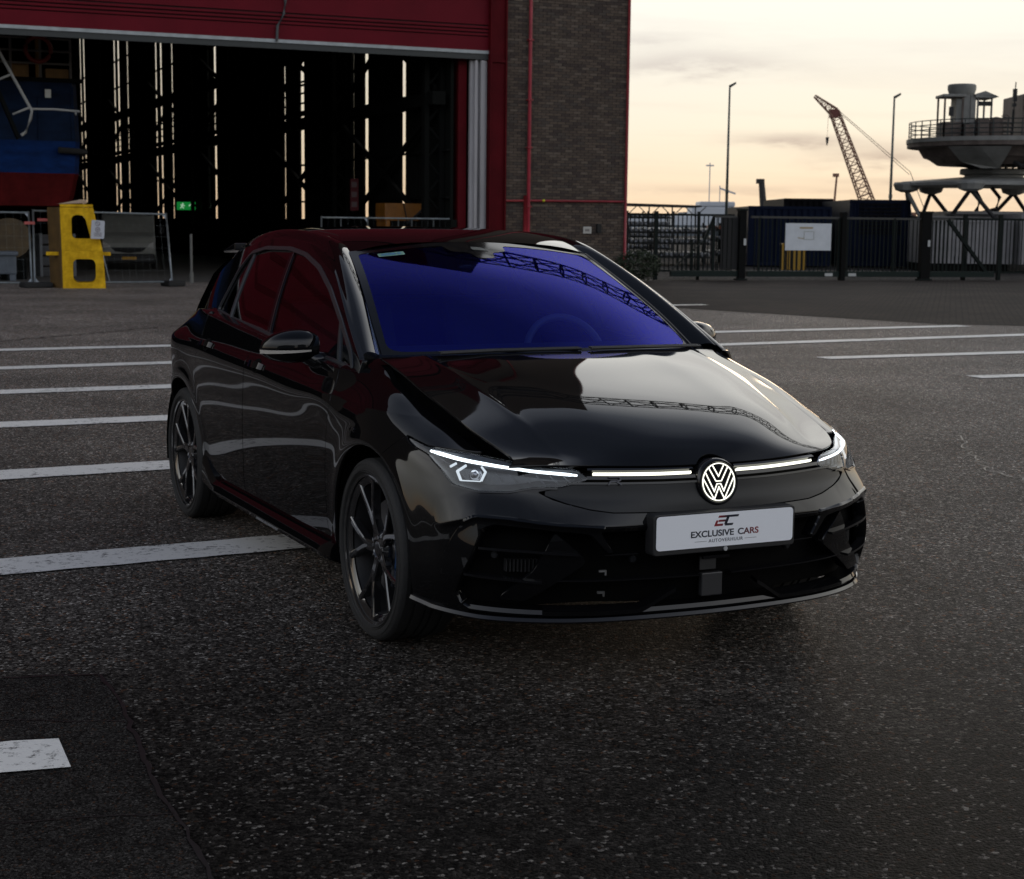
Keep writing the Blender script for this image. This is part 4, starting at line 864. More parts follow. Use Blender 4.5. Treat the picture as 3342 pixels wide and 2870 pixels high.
for a in (180, 240, 300, 0, 60, 120):
    x, y = 3.42*math.cos(rad(a)), 3.42*math.sin(rad(a)); MB().lathe([(0, 3.14), (.45, 3.14), (.5, 3.06), (.42, 2.86), (.2, 2.78), (0, 2.78)], 12, 'z', (x*.93, y*.93, 0)).build('joint_pod', PG, pf)
    for d in (-32, 32):
        x2, y2 = 2.9*math.cos(rad(a+d)), 2.9*math.sin(rad(a+d)); A_ = np.array((x*.93, y*.93, 2.85)); B_ = np.array((x2, y2, .9)); mdp = A_*.5+B_*.5
        mb = MB(); mb.bar(A_, mdp, .075, n=10); mb.bar(mdp, B_, .16, n=10); mb.build('hydraulic_leg', PK if a not in (180,) else PG, pf, sharp=40)
mb = MB(); mb.tube([P_(16.5, 2.95, -1.3), P_(16.75, 2.5, -1.4), P_(16.6, 2.1, -1.5)], .09, 8); mb.tube([P_(17.2, 2.95, -1.2), P_(17.5, 2.6, -1.2), P_(17.4, 2.2, -1.2), P_(16.9, 2.05, -1.2), P_(15.9, 2.0, -1.2)], .07, 8); mb.build('hoses', PK, pf, smooth=True)
mb = MB(); mb.box(-2.9, 3.3, -2.2, 2.4, 0, 1.92); mb.box(-1.9, 3.3, -2.2, 2.4, 1.92, 2.10); mb.build('base_box', pm('platform_base', (.20, .195, .19), rough=.6, var=.2), pf); mb = MB(); mb.box(-2.3, 3.3, -2.3, -2.1, 1.95, 2.0); mb.build('base_edge', PK, pf)
# railing
mb = MB(); R_r = 3.1
for z in (4.82, 4.98, 5.14, 5.30): mb.tube([(R_r*math.cos(t), R_r*math.sin(t), z) for t in np.linspace(0, 2*math.pi, 49)[:-1]], .018, 5, closed=True)
for k in range(40): a = 2*math.pi*k/40; mb.bar((R_r*math.cos(a), R_r*math.sin(a), 4.6), (R_r*math.cos(a), R_r*math.sin(a), 5.32), .032)
mb.build('deck_railing', pm('rail_dark_green', (.02, .03, .028), rough=.5), pf)
def cabin(x0, x1, y0, y1, z0, z1, roof_over, mat, nm='cabin', dark_below=True):
    c = MB(); p = .06
    for x in (x0, x1-p):
        for y in (y0, y1-p): c.box(x-17.6, x-17.6+p, y, y+p, z0, z1)
    c.box(x0-17.6, x1-17.6, y0, y1, z0, z0+(z1-z0)*.42); o = c.build(nm, mat, pf)
    MB().box(x0-17.6-roof_over, x1-17.6+roof_over, y0-roof_over, y1+roof_over, z1, z1+.10).build('cabin_roof', PG, o, bevel=.02)
    return o
cab = cabin(15.25, 15.95, -1.6, -.6, 4.62, 6.12, .06, PG2)
mb = MB(); mb.box(15.42-17.6, 15.60-17.6, -1.62, -1.6, 5.45, 5.78); mb.build('cabin_instrument', PK, cab)
tw = MB(); tw.box(15.72-17.6, 16.30-17.6, -1.45, -.7, 5.2, 6.2); tw.box(16.22-17.6, 16.40-17.6, -1.5, -.8, 4.62, 6.2); tw.build('lookout_tower', PG, pf)
MB().lathe([(0, 6.60), (.46, 6.60), (.50, 6.56), (.50, 6.42), (.44, 6.24), (.40, 6.18), (0, 6.18)], 28, 'z', P_(16.0, 0, -1.05)).build('tower_drum', PG, pf, sharp=40)
cab2 = cabin(16.45, 17.0, -1.5, -.5, 4.62, 6.10, .10, PG)
mb = MB(); mb.prism([(16.3-17.6, 6.20), (17.2-17.6, 6.14), (16.7-17.6, 6.34)], 'y', -1.6, -.4); mb.build('cabin_roof', PG, cab2)
MB().box(16.50-17.6, 16.98-17.6, -1.52, -1.5, 5.82, 5.98).build('cabin_blind', PK, cab2)
mb = MB(); mb.box(16.4-17.6, 16.8-17.6, -1.9, -1.4, 4.62, 5.35); mb.lathe([(0, 5.45), (.22, 5.40), (.26, 5.0), (.26, 4.62)], 16, 'z', P_(17.15, 0, -1.5)); mb.box(15.95-17.6, 16.25-17.6, -1.9, -1.5, 4.62, 5.15)
for k in range(4): mb.tube([(P_(17.55, 4.8+.14*k, -1.5)[0]+.20*math.cos(t), -1.5+.20*math.sin(t), 4.8+.14*k) for t in np.linspace(0, 2*math.pi, 17)[:-1]], .025, 5, closed=True)
for k in range(5): mb.tube([(17.35-17.6+.17*math.cos(t), -1.9, 5.0+.08*k+.17*math.sin(t)) for t in np.linspace(.3, 2.4, 10)], .02, 5)
mb.build('deck_machinery', PG2, pf)
MB().box(17.98-17.6, 20.6-17.6, -1.9, .6, 4.62, 6.24).build('control_room', pm('control_brown', (.14, .11, .095), rough=.7, var=.2), pf, bevel=.04)
mb = MB(); mb.bar(P_(17.70, 4.62, -1.6), P_(17.76, 6.66, -1.6), .02, n=6); mb.bar(P_(17.70, 4.62, -1.6), P_(17.72, 5.7, -1.6), .045, n=6); mb.box(P_(17.68, 0)[0], P_(17.81, 0)[0], -1.66, -1.54, 5.98, 6.42); mb.box(P_(17.66, 0)[0], P_(17.80, 0)[0], -1.66, -1.54, 5.8, 5.92); mb.build('antenna_mast', PK, pf)
mb = MB()
for k in range(14): a = rad(200+k*12); mb.bar((2.2*math.cos(a), 2.2*math.sin(a), 3.9), (1.1*math.cos(a+.3), 1.1*math.sin(a+.3), 3.62), .07)
mb.tube([P_(17.6, 3.95, -2.0), P_(17.9, 3.7, -2.2), P_(18.3, 3.8, -2.1), P_(18.8, 3.5, -2)], .10, 8); mb.tube([P_(17.9, 4.1, -2.3), P_(18.4, 3.9, -2.4), P_(19, 4.0, -2.3)], .07, 8); mb.build('under_deck_pipes', PK, pf)
mb = MB(); mb.lathe([(0, 0), (.16, .05), (.16, .30), (0, .35)], 14, 'x', P_(18.1, 3.95, -2.3)); mb.build('valve_box', PG, pf)
# hose reel box in front of the platform
# ---------------------------------------------------------------- lamp posts
for x, y, z, lab in ((14.2, 110, 10.75, 'tall slim lamp post left of the crane against the sky'), (25.15, 110, 10.15, 'tall slim lamp post between the crane and the platform')):
    l_ = thing('lamp_post', (x, y, 0), lab, 'lamp post', group='yard lamp posts'); LP = pm('lamp_post_grey', (.05, .065, .06), rough=.5)
    MB().bar((0, 0, 0), (0, 0, z), .115, n=10, r2=.06).build('pole', LP, l_, smooth=True); MB().prism([(-.05, z), (.38, z+.22), (.42, z+.10), (.1, z-.12)], 'y', -.14, .14).build('lamp_head', LP, l_); MB().box(-.10, .10, -.12, .12, z*.34, z*.34+.25).build('junction_box', LP, l_)
# ---------------------------------------------------------------- lattice crane behind the containers
CO = pm('crane_orange', (.20, .095, .06), rough=.6); 
def lattice(mb, A_, B_, w0, w1, n, th, side=(0, 1, 0)):
    A_ = np.array(A_, float); B_ = np.array(B_, float); d = B_-A_; d /= np.linalg.norm(d); s = np.array(side, float); s -= d*(s@d); s /= np.linalg.norm(s); u = np.cross(d, s)
    def cr_(t): w_ = w0+(w1-w0)*t; c = A_+(B_-A_)*t; return [c+s*a*w_/2+u*b*w_/2 for a, b in ((-1, -1), (1, -1), (1, 1), (-1, 1))]
    prev = cr_(0)
    for i in range(1, n+1):
        cur = cr_(i/n)
        for k in range(4):
            mb.bar(prev[k], cur[k], th); q = (k+1) % 4
            mb.bar(prev[k], cur[q] if i % 2 else cur[q], th*.6); mb.bar(cur[k], cur[q], th*.6)
        prev = cur
    return mb
cr = thing('lattice_crane', (39.6, 180, 0), 'distant orange lattice crane leaning left with a hook on its tip', 'crane')
mb = MB(); lattice(mb, (0.4, 0, 1.0), (-4.9, 0, 13.9), 1.5, .9, 16, .13); mb.build('boom', CO, cr)
mb = MB(); lattice(mb, (-4.9, 0, 13.9), (-7.1, 0, 15.6), .9, .25, 5, .11); mb.build('jib', CO, cr)
MB().box(-5.4, -4.5, -.5, .5, 13.3, 14.2).build('boom_head', pm('crane_rust', (.12, .03, .02), rough=.6), cr)
mb = MB(); mb.bar((-4.7, 0, 14.3), (3.6, 0, 7.6), .05); mb.bar((-4.7, .3, 14.2), (3.6, .3, 7.3), .05); mb.bar((3.6, 0, 7.6), (6, 0, 2), .06); mb.build('guy_ropes', PK, cr); mb = MB(); mb.bar((-5.55, 0, 13.6), (-5.6, 0, 11.2), .03); mb.build('hoist_rope', PK, cr)
MB().prism([(-5.75, 11.2), (-5.42, 11.25), (-5.5, 10.6), (-5.62, 10.3), (-5.68, 10.7)], 'y', -.15, .15).build('hook_block', PK, cr)
mb = MB(); mb.box(-1.5, 4, -2, 2, 0, 3.2); mb.build('crane_house', CO, cr)
for x, y, z, w_, dx, nm, lab, m_ in ((29.2, 190, 6.6, .5, -.7, 'chimney_stub', 'short dark leaning pile standing beyond the containers', PK), (50.3, 260, 9.6, .22, .55, 'distant_mast', 'thin distant crane mast above the dark container', CO)):
    o = thing(nm, (x, y, 0), lab, 'mast'); MB().bar((0, 0, 0), (dx, 0, z), w_, n=8, r2=w_*.7).build('mast', m_, o); MB().box(dx-.6, dx+.3, -.3, .3, z-.2, z+.35).build('mast_head', m_, o)
# ---------------------------------------------------------------- pipe racks behind the left fence
RK_ = pm('rack_steel', (.02, .02, .022), rough=.6); PW = pm('pipe_ends_pale', (.24, .25, .27), rough=.5, var=.3); POR = pm('pipe_cap_orange', (.30, .06, .015), rough=.5)
def rack(x, y, wd, lv, lab, top=None):
    r = thing('pipe_rack', (x, y, 0), lab, 'rack', group='pipe racks stacked in the yard')
    mb = MB(); h_ = lv[-1]+.25
    for a in np.linspace(0, wd, 4):
        for y_ in (0, 2.9): MB().box(a-.04, a+.04, y_, y_+.08, 0, h_).build('rack_post', RK_, r)
    for z in lv:
        for y_ in (-.02, 2.9): MB().box(0, wd, y_, y_+.1, z-.07, z).build('rack_shelf_beam', RK_, r)
    for z in lv:
        k = int(wd/.19); mb = MB()
        for i in range(k): mb.lathe([(0, -.2+.1*RNG.random()), (.07, -.2+.1*RNG.random()), (.07, 3.2)], 8, 'y', (.10+.19*i, 0, z+.075))
        mb.build('pipes', PW if z != lv[-1] or top is None else top, r)
    return r
rack(4.2, 60.5, 3.2, (.35, .85, 1.25), 'pipe rack nearest to the brick pier'); rack(7.6, 63, 2.0, (.40, .95, 1.35), 'pipe rack with orange capped pipes on its top shelf', POR); rack(3.6, 72, 3.4, (.5, 1.0, 1.5, 1.85), 'taller pipe rack standing behind the others')
# ribbed light boxes in front of racks
for i, (l, t, lab) in enumerate(((-.85, 3.5, 'stack of pale flat bundles behind the fence, closest to the pier'), (-.2, 5.0, 'second stack of pale flat bundles behind the fence, further back'))):
    b_ = thing('bundle_stack', gw_(l, t), lab, 'bundle', rz=GA, group='pale bundles behind the fence')
    for k in range(3): MB().box(0, 1.15-.05*k, 0, .8, .38+.20*k, .52+.20*k).build('bundle', PW, b_, bevel=.04)
    [MB().box(x, x+.08, 0, .8, 0, .38).build('trestle', RK_, b_) for x in (.1, .5, .9)]
cn = thing('steel_canopy', (5.3, 78, 0), 'low flat dark canopy on thin legs beyond the pipe racks', 'canopy')
MB().prism([(-.5, 2.42), (3.6, 2.36), (3.6, 2.44), (-.2, 2.52)], 'y', 0, 4).build('roof_slab', RK_, cn)
for x in (0, 1.1, 2.2, 3.3):
    mb = MB(); mb.bar((x, 0, 0), (x, 0, 2.4), .06); mb.bar((x, 0, 1.9), (x+.5, 0, 2.38), .04); mb.bar((x, 0, 1.9), (x-.5, 0, 2.38), .04); mb.build('leg', RK_, cn)
# moored ship and far quay
sh = thing('moored_ship', (25.0, 250, 0), 'pale ship superstructure and mast far behind the pipe racks', 'ship'); SW = pm('far_ship_white', (.45, .48, .52), rough=.6)
mb = MB(); mb.box(-1.0, 11, 0, 9, 0, 3.0); mb.box(2.0, 9.6, 0, 7, 3.0, 4.4); mb.box(3.2, 8.6, 0, 6, 4.4, 5.2); mb.build('superstructure', SW, sh, bevel=.2)
mb = MB(); mb.bar((4.6, 0, 4), (4.6, 0, 11.0), .14); mb.bar((6.2, 0, 5), (6.2, 0, 7.6), .12); mb.bar((6.2, 0, 7.2), (8.6, 0, 6.4), .25); mb.bar((4.0, 0, 10.6), (5.2, 0, 10.6), .2); mb.build('mast', SW, sh)
MB().box(-14, 20, -2, 0, 0, 1.6).build('hull', pm('far_hull_grey', (.10, .12, .14), rough=.6), sh)
fb = thing('distant_warehouse', (-12, 300, 0), 'long low pale buildings on the far side of the harbour', 'building')
for k, (x, w_, h_) in enumerate(((0, 14, 3.4), (15, 10, 4.6), (26, 16, 3.0), (43, 9, 4.0), (53, 18, 2.6), (72, 20, 3.6))): MB().box(x+40*0, x+w_, 0, 12, 0, h_).build('block', [SW, MATS['far_hull_grey']][k % 2], fb)
# ---------------------------------------------------------------- shrub and weeds at the foot of the pier
LEAF = pm('shrub_leaf', (.020, .030, .012), rough=.7, var=.4, vscale=20)
def shrub(x, y, rx, rz_, n, lab):
    s_ = thing('shrub', (x, y, 0), lab, 'shrub'); mb = MB(); r2 = np.random.default_rng(3)
    for k in range(9): a = r2.uniform(0, 6.28); q = r2.uniform(.2, .8); mb.bar((0, 0, 0), (rx*q*math.cos(a), rx*q*.6*math.sin(a), rz_*r2.uniform(.5, .95)), .012, n=5, r2=.004)
    mb.build('stems', pm('shrub_stem', (.04, .03, .02), rough=.9), s_)
    mb = MB()
    for k in range(n):
        v = r2.normal(size=3); v /= np.linalg.norm(v); v *= r2.uniform(.35, 1)**.5; c = np.array((v[0]*rx, v[1]*rx*.6, rz_*.5+v[2]*rz_*.5)); c[2] = max(.03, c[2]); s0 = r2.uniform(.03, .06); d1 = r2.normal(size=3); d1 /= np.linalg.norm(d1); d2 = np.cross(d1, r2.normal(size=3)); d2 /= np.linalg.norm(d2)
        mb.add([c-d1*s0, c+d2*s0*.5, c+d1*s0, c-d2*s0*.5], [[0, 1, 2, 3]])
    o = mb.build('leaves', LEAF, s_); o['kind'] = 'stuff'
shrub(3.25, 42.9, .65, .85, 1500, 'dark green shrub at the corner of the brick pier')
# ---------------------------------------------------------------- high lattice boom passing over the car
jc = thing('harbour_crane', (36, 42.5, 0), 'harbour crane whose lattice jib is mirrored in the bonnet and windscreen of the car', 'crane')
mb = MB(); lattice(mb, (-1.0, -.3, 13.2), (-38.5, -4.6, 25.2), 2.4, 1.7, 24, .17, side=(0, 1, .2)); mb.build('jib', PK, jc)
mb = MB(); mb.box(-2, 4, -3, 3, 9, 14.5); mb.bar((1, 0, 0), (1, 0, 9), 1.3, n=16); mb.bar((0, 0, 14), (2.5, 0, 24), .5); mb.build('tower', PK, jc)
for k, (x, y, w_, d_, h_) in enumerate(((-46, -52, 40, 14, 9), (2, -60, 30, 16, 12), (42, -40, 30, 20, 7.5))):  # unseen buildings, added to give the car paint a dark reflected horizon
    wh_ = thing('reflection_warehouse', (x, y, 0), ['low dark warehouse behind the camera, mirrored faintly in the bumper', 'tall dark warehouse behind the camera, mirrored faintly in the bumper', 'lowest dark warehouse beside the quay, mirrored in the left headlamp'][k], 'building')  # all three are added unseen buildings, there only for the car reflections
    MB().box(0, w_, 0, d_, 0, h_).build('walls', MATS['far_hull_grey'], wh_); MB().prism([(-.5, h_), (w_+.5, h_), (w_/2, h_+2.5)], 'y', -.4, d_+.4).build('roof', DARK, wh_)
# ================================================================ the black hatchback
car = thing('parked_car', (.296, 6.013, 0), 'glossy black five-door hatchback with lit front light bar and white number plate', 'car', rz=rad(25.5-90))
PAINT = pm('car_paint_black', (.0035, .0035, .004), rough=.03, spec=.5, ior=1.42)
PBLK = pm('gloss_black_trim', (.006, .006, .007), rough=.10)
MATTE = pm('matte_black_plastic', (.012, .012, .013), rough=.55)
SATIN = pm('satin_black_grille', (.008, .009, .011), rough=.35, spec=.3)
VOID = pm('black_void', (.002, .002, .002), rough=.9, spec=.1)
RUB = pm('tyre_rubber', (.014, .014, .014), rough=.72, bump=.25, bscale=90)
RIM = pm('gloss_black_wheel', (.012, .012, .013), rough=.12, spec=.8, coat=1)
STEEL = pm('brake_steel', (.30, .30, .31), rough=.35, metal=1)
CHR = pm('dark_chrome', (.35, .35, .37), rough=.15, metal=1)
TRIMG = pm('window_trim_grey', (.035, .037, .04), rough=.28)
DRL = emis('daylight_led', (.88, .95, 1.0), 3.2)
BAR = emis('light_bar_led', (1.0, 1.0, .84), 2.0)
HEX = emis('hex_led', (.85, .93, 1.0), .9)
HLG = glass('headlight_lens', (.80, .83, .86))
SGL = glass('side_glass', (.30, .32, .32), frs=1.2)
RGL = glass('rear_glass', (.05, .05, .05), frs=1.2)
WGL = glass('windscreen_glass', (.22, .30, .55), film=(.0, .010, .85), film_fac=.20, frs=.16)
def both(name, V, F, mat, smooth=True, sharp=None, parent=car, label=None):
    """a left part and its mirrored right twin"""
    a = mesh_obj(name, V, F, mat, parent, smooth, sharp)
    V2 = np.array(V, float).copy(); V2[:, 1] *= -1
    b = mesh_obj(name, V2, [f[::-1] for f in F], mat, parent, smooth, sharp)
    return a, b
def flange(V, F, N_, depth, ch=.0016):
    """turn the free edges of a panel inward, over a small rounded lip, so it has thickness"""
    cnt = {}
    for f in F:
        c = None
        for i in range(len(f)):
            e = (f[i], f[(i+1) % len(f)]); k = (min(e), max(e)); cnt.setdefault(k, []).append((e, f))
    be = [v[0] for v in cnt.values() if len(v) == 1]
    A_ = np.array(V, float); acc = {}
    for (a, b), f in be:
        d = A_[b]-A_[a]; L_ = np.linalg.norm(d)
        if L_ < 1e-9: continue
        o = np.cross(d, N_[a]); cen = A_[f].mean(axis=0)
        if o@(cen-A_[a]) > 0: o = -o
        for i in (a, b): acc[i] = acc.get(i, 0)+o
    V = [tuple(v) for v in V]; m = {}; F = [list(f) for f in F]
    for (a, b), f in be:
        for i in (a, b):
            if i not in m:
                o = acc.get(i, np.zeros(3)); L_ = np.linalg.norm(o); o = o/L_ if L_ > 1e-6 else o
                P0 = np.array(V[i]); m[i] = len(V)+1
                V.append(tuple(P0)); V.append(tuple(P0+o*ch-N_[i]*ch*1.1)); V.append(tuple(P0+o*ch*.6-N_[i]*depth))
        F.append([m[a]-1, m[a], m[b], m[b]-1][::-1]); F.append([m[a], m[a]+1, m[b]+1, m[b]][::-1])
    return V, F
def grid_normals(P):
    du = np.gradient(P, axis=0); dv = np.gradient(P, axis=1); n = np.cross(du, dv)
    return n/(np.linalg.norm(n, axis=2, keepdims=True)+1e-12)
# master grids
GS = np.unique(np.concatenate([np.linspace(0, 1.5, 330), np.linspace(1.5, SMAX, 240)]))
GR_ = np.unique(np.concatenate([np.linspace(0, .45, 80), np.linspace(.45, .69, 56)]))
AP = Asurf(GS, GR_)
# crisp shoulder crease running through the doors
def crease(P):
    x = P[..., 0]; z = P[..., 2]; zc = .818+.034*(-x)
    wgt = np.clip((.35-x)/.3, 0, 1)*np.clip((x+3.1)/.4, 0, 1)
    d = (z-zc)
    return wgt*(.0065*np.exp(-np.abs(d)/.035))
_cr = crease(AP); AP[..., 1] += np.where(AP[..., 0] > -3.2, _cr, 0)
# wheel arch lips flare
for cx_, cz_ in ((.012, .32), (-2.628, .325)):
    rr_ = np.hypot(AP[..., 0]-cx_, AP[..., 2]-cz_)
    AP[..., 1] += np.where(AP[..., 2] < .80, .007*np.exp(-((rr_-.385)/.045)**2), 0)
# sharp ledge above the lower intakes
zl_ = np.interp(GS, [0, .44, .566, .707, .817, .857, .95], [.516, .517, .527, .541, .544, .527, .50])[:, None]
wl_ = (np.interp(GS, [0, .12, .40, .86, .99], [.45, .5, 1, 1, 0]))[:, None]
dz_ = AP[..., 2]-zl_
dd_ = np.where(dz_ >= 0, np.clip(1-dz_/.085, 0, 1)**1.3, np.exp(dz_/.010))*.017*wl_
nn_ = AP[..., :2].copy(); nn_[..., 0] -= -.2; nn_ = grid_normals(AP); nn_ *= np.sign(nn_[260, 40, 0]); nn_[..., 2] = 0
AP += nn_*dd_[..., None]
AN = grid_normals(AP)
_s = np.sign(AN[260, 40, 0]); AN *= _s if _s != 0 else 1       # outward at the nose
def onA(S_, z_, off=0.):
    i = np.clip(np.searchsorted(GS, abs(S_)), 1, len(GS)-1); t = (abs(S_)-GS[i-1])/(GS[i]-GS[i-1])
    colP = AP[i-1]*(1-t)+AP[i]*t; colN = AN[i-1]*(1-t)+AN[i]*t
    k = np.maximum.accumulate(colP[:, 2]+np.arange(len(colP))*1e-7)
    P = np.array([np.interp(z_, k, colP[:, c]) for c in range(3)]); n = np.array([np.interp(z_, k, colN[:, c]) for c in range(3)])
    n /= np.linalg.norm(n); P = P+n*off
    if S_ < 0: P = P*[1, -1, 1]; n = n*[1, -1, 1]
    return P, n
_V, _F = gridmesh(np.concatenate([AP, AN, np.repeat(GS[:, None, None], len(GR_), 1)], axis=2))   # 7 columns: P, N, S
if np.cross(AP[101, 40]-AP[100, 40], AP[100, 41]-AP[100, 40])@AN[100, 40] < 0: _F = [f[::-1] for f in _F]
def panel(name, fields, mat, off=0., depth=.012, cls=both, label=None, ch=.0022):
    V, F = _V, _F
    for fn in fields:
        d = fn(V[:, 6], V[:, 2], V[:, 0], V[:, 1]); V, F = clipmesh(V, F, d)
    Nn = V[:, 3:6]/np.linalg.norm(V[:, 3:6], axis=1, keepdims=True)
    P = V[:, :3]+Nn*off
    P2, F2 = flange(P, F, Nn, depth, ch)
    return cls(name, P2, F2, mat)
def poly_in(poly, gap=.0045): return lambda S_, Z, X, Y: polysdf(np.stack([S_, Z], 1), poly)-gap
def poly_out(poly, gap=.0045): return lambda S_, Z, X, Y: -polysdf(np.stack([S_, Z], 1), poly)-gap
arch_f = lambda S_, Z, X, Y: np.where(X < -1.3, np.hypot(X+2.628, Z-.325)-.372, np.hypot(X-.012, Z-.32)-.376)
HLTOP = np.array([(0, .702), (.448, .700), (.495, .698), (.668, .710), (.872, .7275), (1.108, .7345), (1.242, .756)])
def hltop(S_): return np.interp(S_, HLTOP[:, 0], HLTOP[:, 1])
HLP = smoothpoly([(1.242, .755), (1.108, .733), (.872, .7265), (.668, .709), (.495, .6975), (.448, .664), (.55, .639), (.637, .640), (.723, .621), (.825, .617), (.927, .631), (.99, .672), (1.077, .711), (1.195, .733)], 5, rad=.02)
GRP = [(-.1, .705), (.46, .703), (.500, .698), (.448, .664), (.55, .639), (.621, .624), (.575, .604), (.527, .590), (.448, .571), (.377, .561), (.2, .556), (0, .555), (-.1, .555)]
LOW = smoothpoly([(-.3, .10), (-.3, .515), (.44, .5165), (.566, .526), (.707, .540), (.817, .543), (.857, .524), (.896, .466), (.935, .402), (.967, .33), (.982, .287), (.951, .237), (.872, .212), (.86, .10)], 4, rad=.03)
def bump_line(Z): return np.interp(Z, [.60, .665, .755], [1.372, 1.358, 1.242])
front_bumper = panel('front_bumper', [arch_f, lambda S_, Z, X, Y: bump_line(Z)-S_-.0015, lambda S_, Z, X, Y: hltop(S_)-Z-.003,
    poly_out(HLP, .003), poly_out(GRP, .002), poly_out(LOW, -.005)], PAINT)
fender = panel('fender', [arch_f, lambda S_, Z, X, Y: np.maximum(np.where(Z < .76, S_-bump_line(Z)-.0015, .1*(S_ > 1.2)-.05), np.where(S_ < 1.25, Z-hltop(S_)-.003, -1)),
    lambda S_, Z, X, Y: S_-.80, lambda S_, Z, X, Y: np.interp(Z, [.2, .35, .53, .67, .81, .90, .97], [1.94, 1.965, 1.95, 1.915, 1.878, 1.905, 1.93])-S_-.002,
    lambda S_, Z, X, Y: Z-.235], PAINT)
DLINE = lambda Z: np.interp(Z, [.2, .35, .53, .67, .81, .90, .97], [1.94, 1.965, 1.95, 1.915, 1.878, 1.905, 1.93])
MID = lambda Z: np.interp(Z, [.2, .35, .65, .79, .87, .98, 1.02], [3.09, 3.085, 3.03, 3.008, 3.005, 2.965, 2.95])
RDL = lambda Z: np.interp(Z, [.2, .40, .55, .71, .81, .92, 1.05], [3.66, 3.72, 3.80, 3.845, 3.825, 3.80, 3.79])
belt = lambda S_, Z, X, Y: np.where(X < -.30, (np.where(X > -2.5, .905+.055*(-X), 1.0425-.10*(-X-2.5)))-Z, .1)
front_door = panel('front_door', [lambda S_, Z, X, Y: S_-DLINE(Z)-.0015, lambda S_, Z, X, Y: MID(Z)-S_-.0045, lambda S_, Z, X, Y: Z-.245, belt], PAINT)
arch_r2 = lambda S_, Z, X, Y: np.hypot(X+2.628, Z-.325)-.415
rear_door = panel('rear_door', [lambda S_, Z, X, Y: S_-MID(Z)-.002, lambda S_, Z, X, Y: RDL(Z)-S_-.002, arch_r2, lambda S_, Z, X, Y: Z-.245, belt], PAINT)
quarter = panel('rear_quarter_panel', [arch_f, lambda S_, Z, X, Y: np.maximum(S_-RDL(Z)-.002, .413-np.hypot(X+2.628, Z-.325)), lambda S_, Z, X, Y: S_-3.5, lambda S_, Z, X, Y: 5.30-S_,
    lambda S_, Z, X, Y: np.where(X < -2.9, .30, .6)-(.0)*Z], PAINT)
TLP = smoothpoly([(4.62, .92), (4.70, .84), (5.2, .84), (5.3, .93), (4.9, .945)], 4, rad=.03)
tail_lamp = panel('tail_lamp', [poly_in(TLP)], pm('tail_lamp_red', (.09, .003, .003), rough=.08), off=.006)
tail_panel = panel('tail_panel', [lambda S_, Z, X, Y: S_-5.303], PAINT)
# side skirts with an upswept rear fin
for sgn in (1, -1):
    xs = np.linspace(-.40, -2.24, 40); V = []; F = []
    for x in xs:
        k = float(np.clip((-x-2.02)/.20, 0, 1)); t = float(np.clip((-x-.40)/.06, 0, 1)); zt = .268+.105*k**1.5; zo = .248+.10*k**1.5
        prof = [(.845, zt+.004), (.872+.006*t, zt), (.884+.012*t-.006*k, zo), (.890+.012*t-.008*k, .222+.06*k), (.882+.010*t, .205+.030*k), (.845, .190+.012*k)]
        V += [(x, sgn*a, b) for a, b in prof]
    m = 6
    for i in range(len(xs)-1):
        for j in range(m-1): F.append([i*m+j, (i+1)*m+j, (i+1)*m+j+1, i*m+j+1])
    F += [list(range(m)), [(len(xs)-1)*m+j for j in range(m)]]
    mesh_obj('side_skirt', V, F, PAINT, car, True, 32)
# bonnet
HUv = np.linspace(0, 1.12, 110); HVv = np.linspace(-.74, .74, 151)
HP = Hsurf(HUv, HVv)
_yy = np.abs(HP[..., 1]); _u = HUv[:, None]/1.12
yc = .575-.10*_u**1.5          # power crease
HP[..., 2] += .0045*np.exp(-np.abs(_yy-yc)/.024)*np.clip(1-_u**4, 0, 1)
yc2 = .33-.04*_u
HP[..., 2] += .0012*np.exp(-((_yy-yc2)/.06)**2)*np.clip(1-_u**4, 0, 1)
HN = grid_normals(HP); HN *= np.sign(HN[50, 50, 2])
Vh, Fh = gridmesh(np.concatenate([HP, HN], axis=2))
if np.cross(HP[51, 50]-HP[50, 50], HP[50, 51]-HP[50, 50])[2] < 0: Fh = [f[::-1] for f in Fh]
Vh, Fh = clipmesh(Vh, Fh, np.hypot(Vh[:, 1], Vh[:, 2]-.642)-.083)        # cut-out above the badge
Nh = Vh[:, 3:6]; Ph = Vh[:, :3]+Nh*.002
P2, F2 = flange(Ph, Fh, Nh, .008); bonnet = mesh_obj('bonnet', P2, F2, PAINT, car, True)
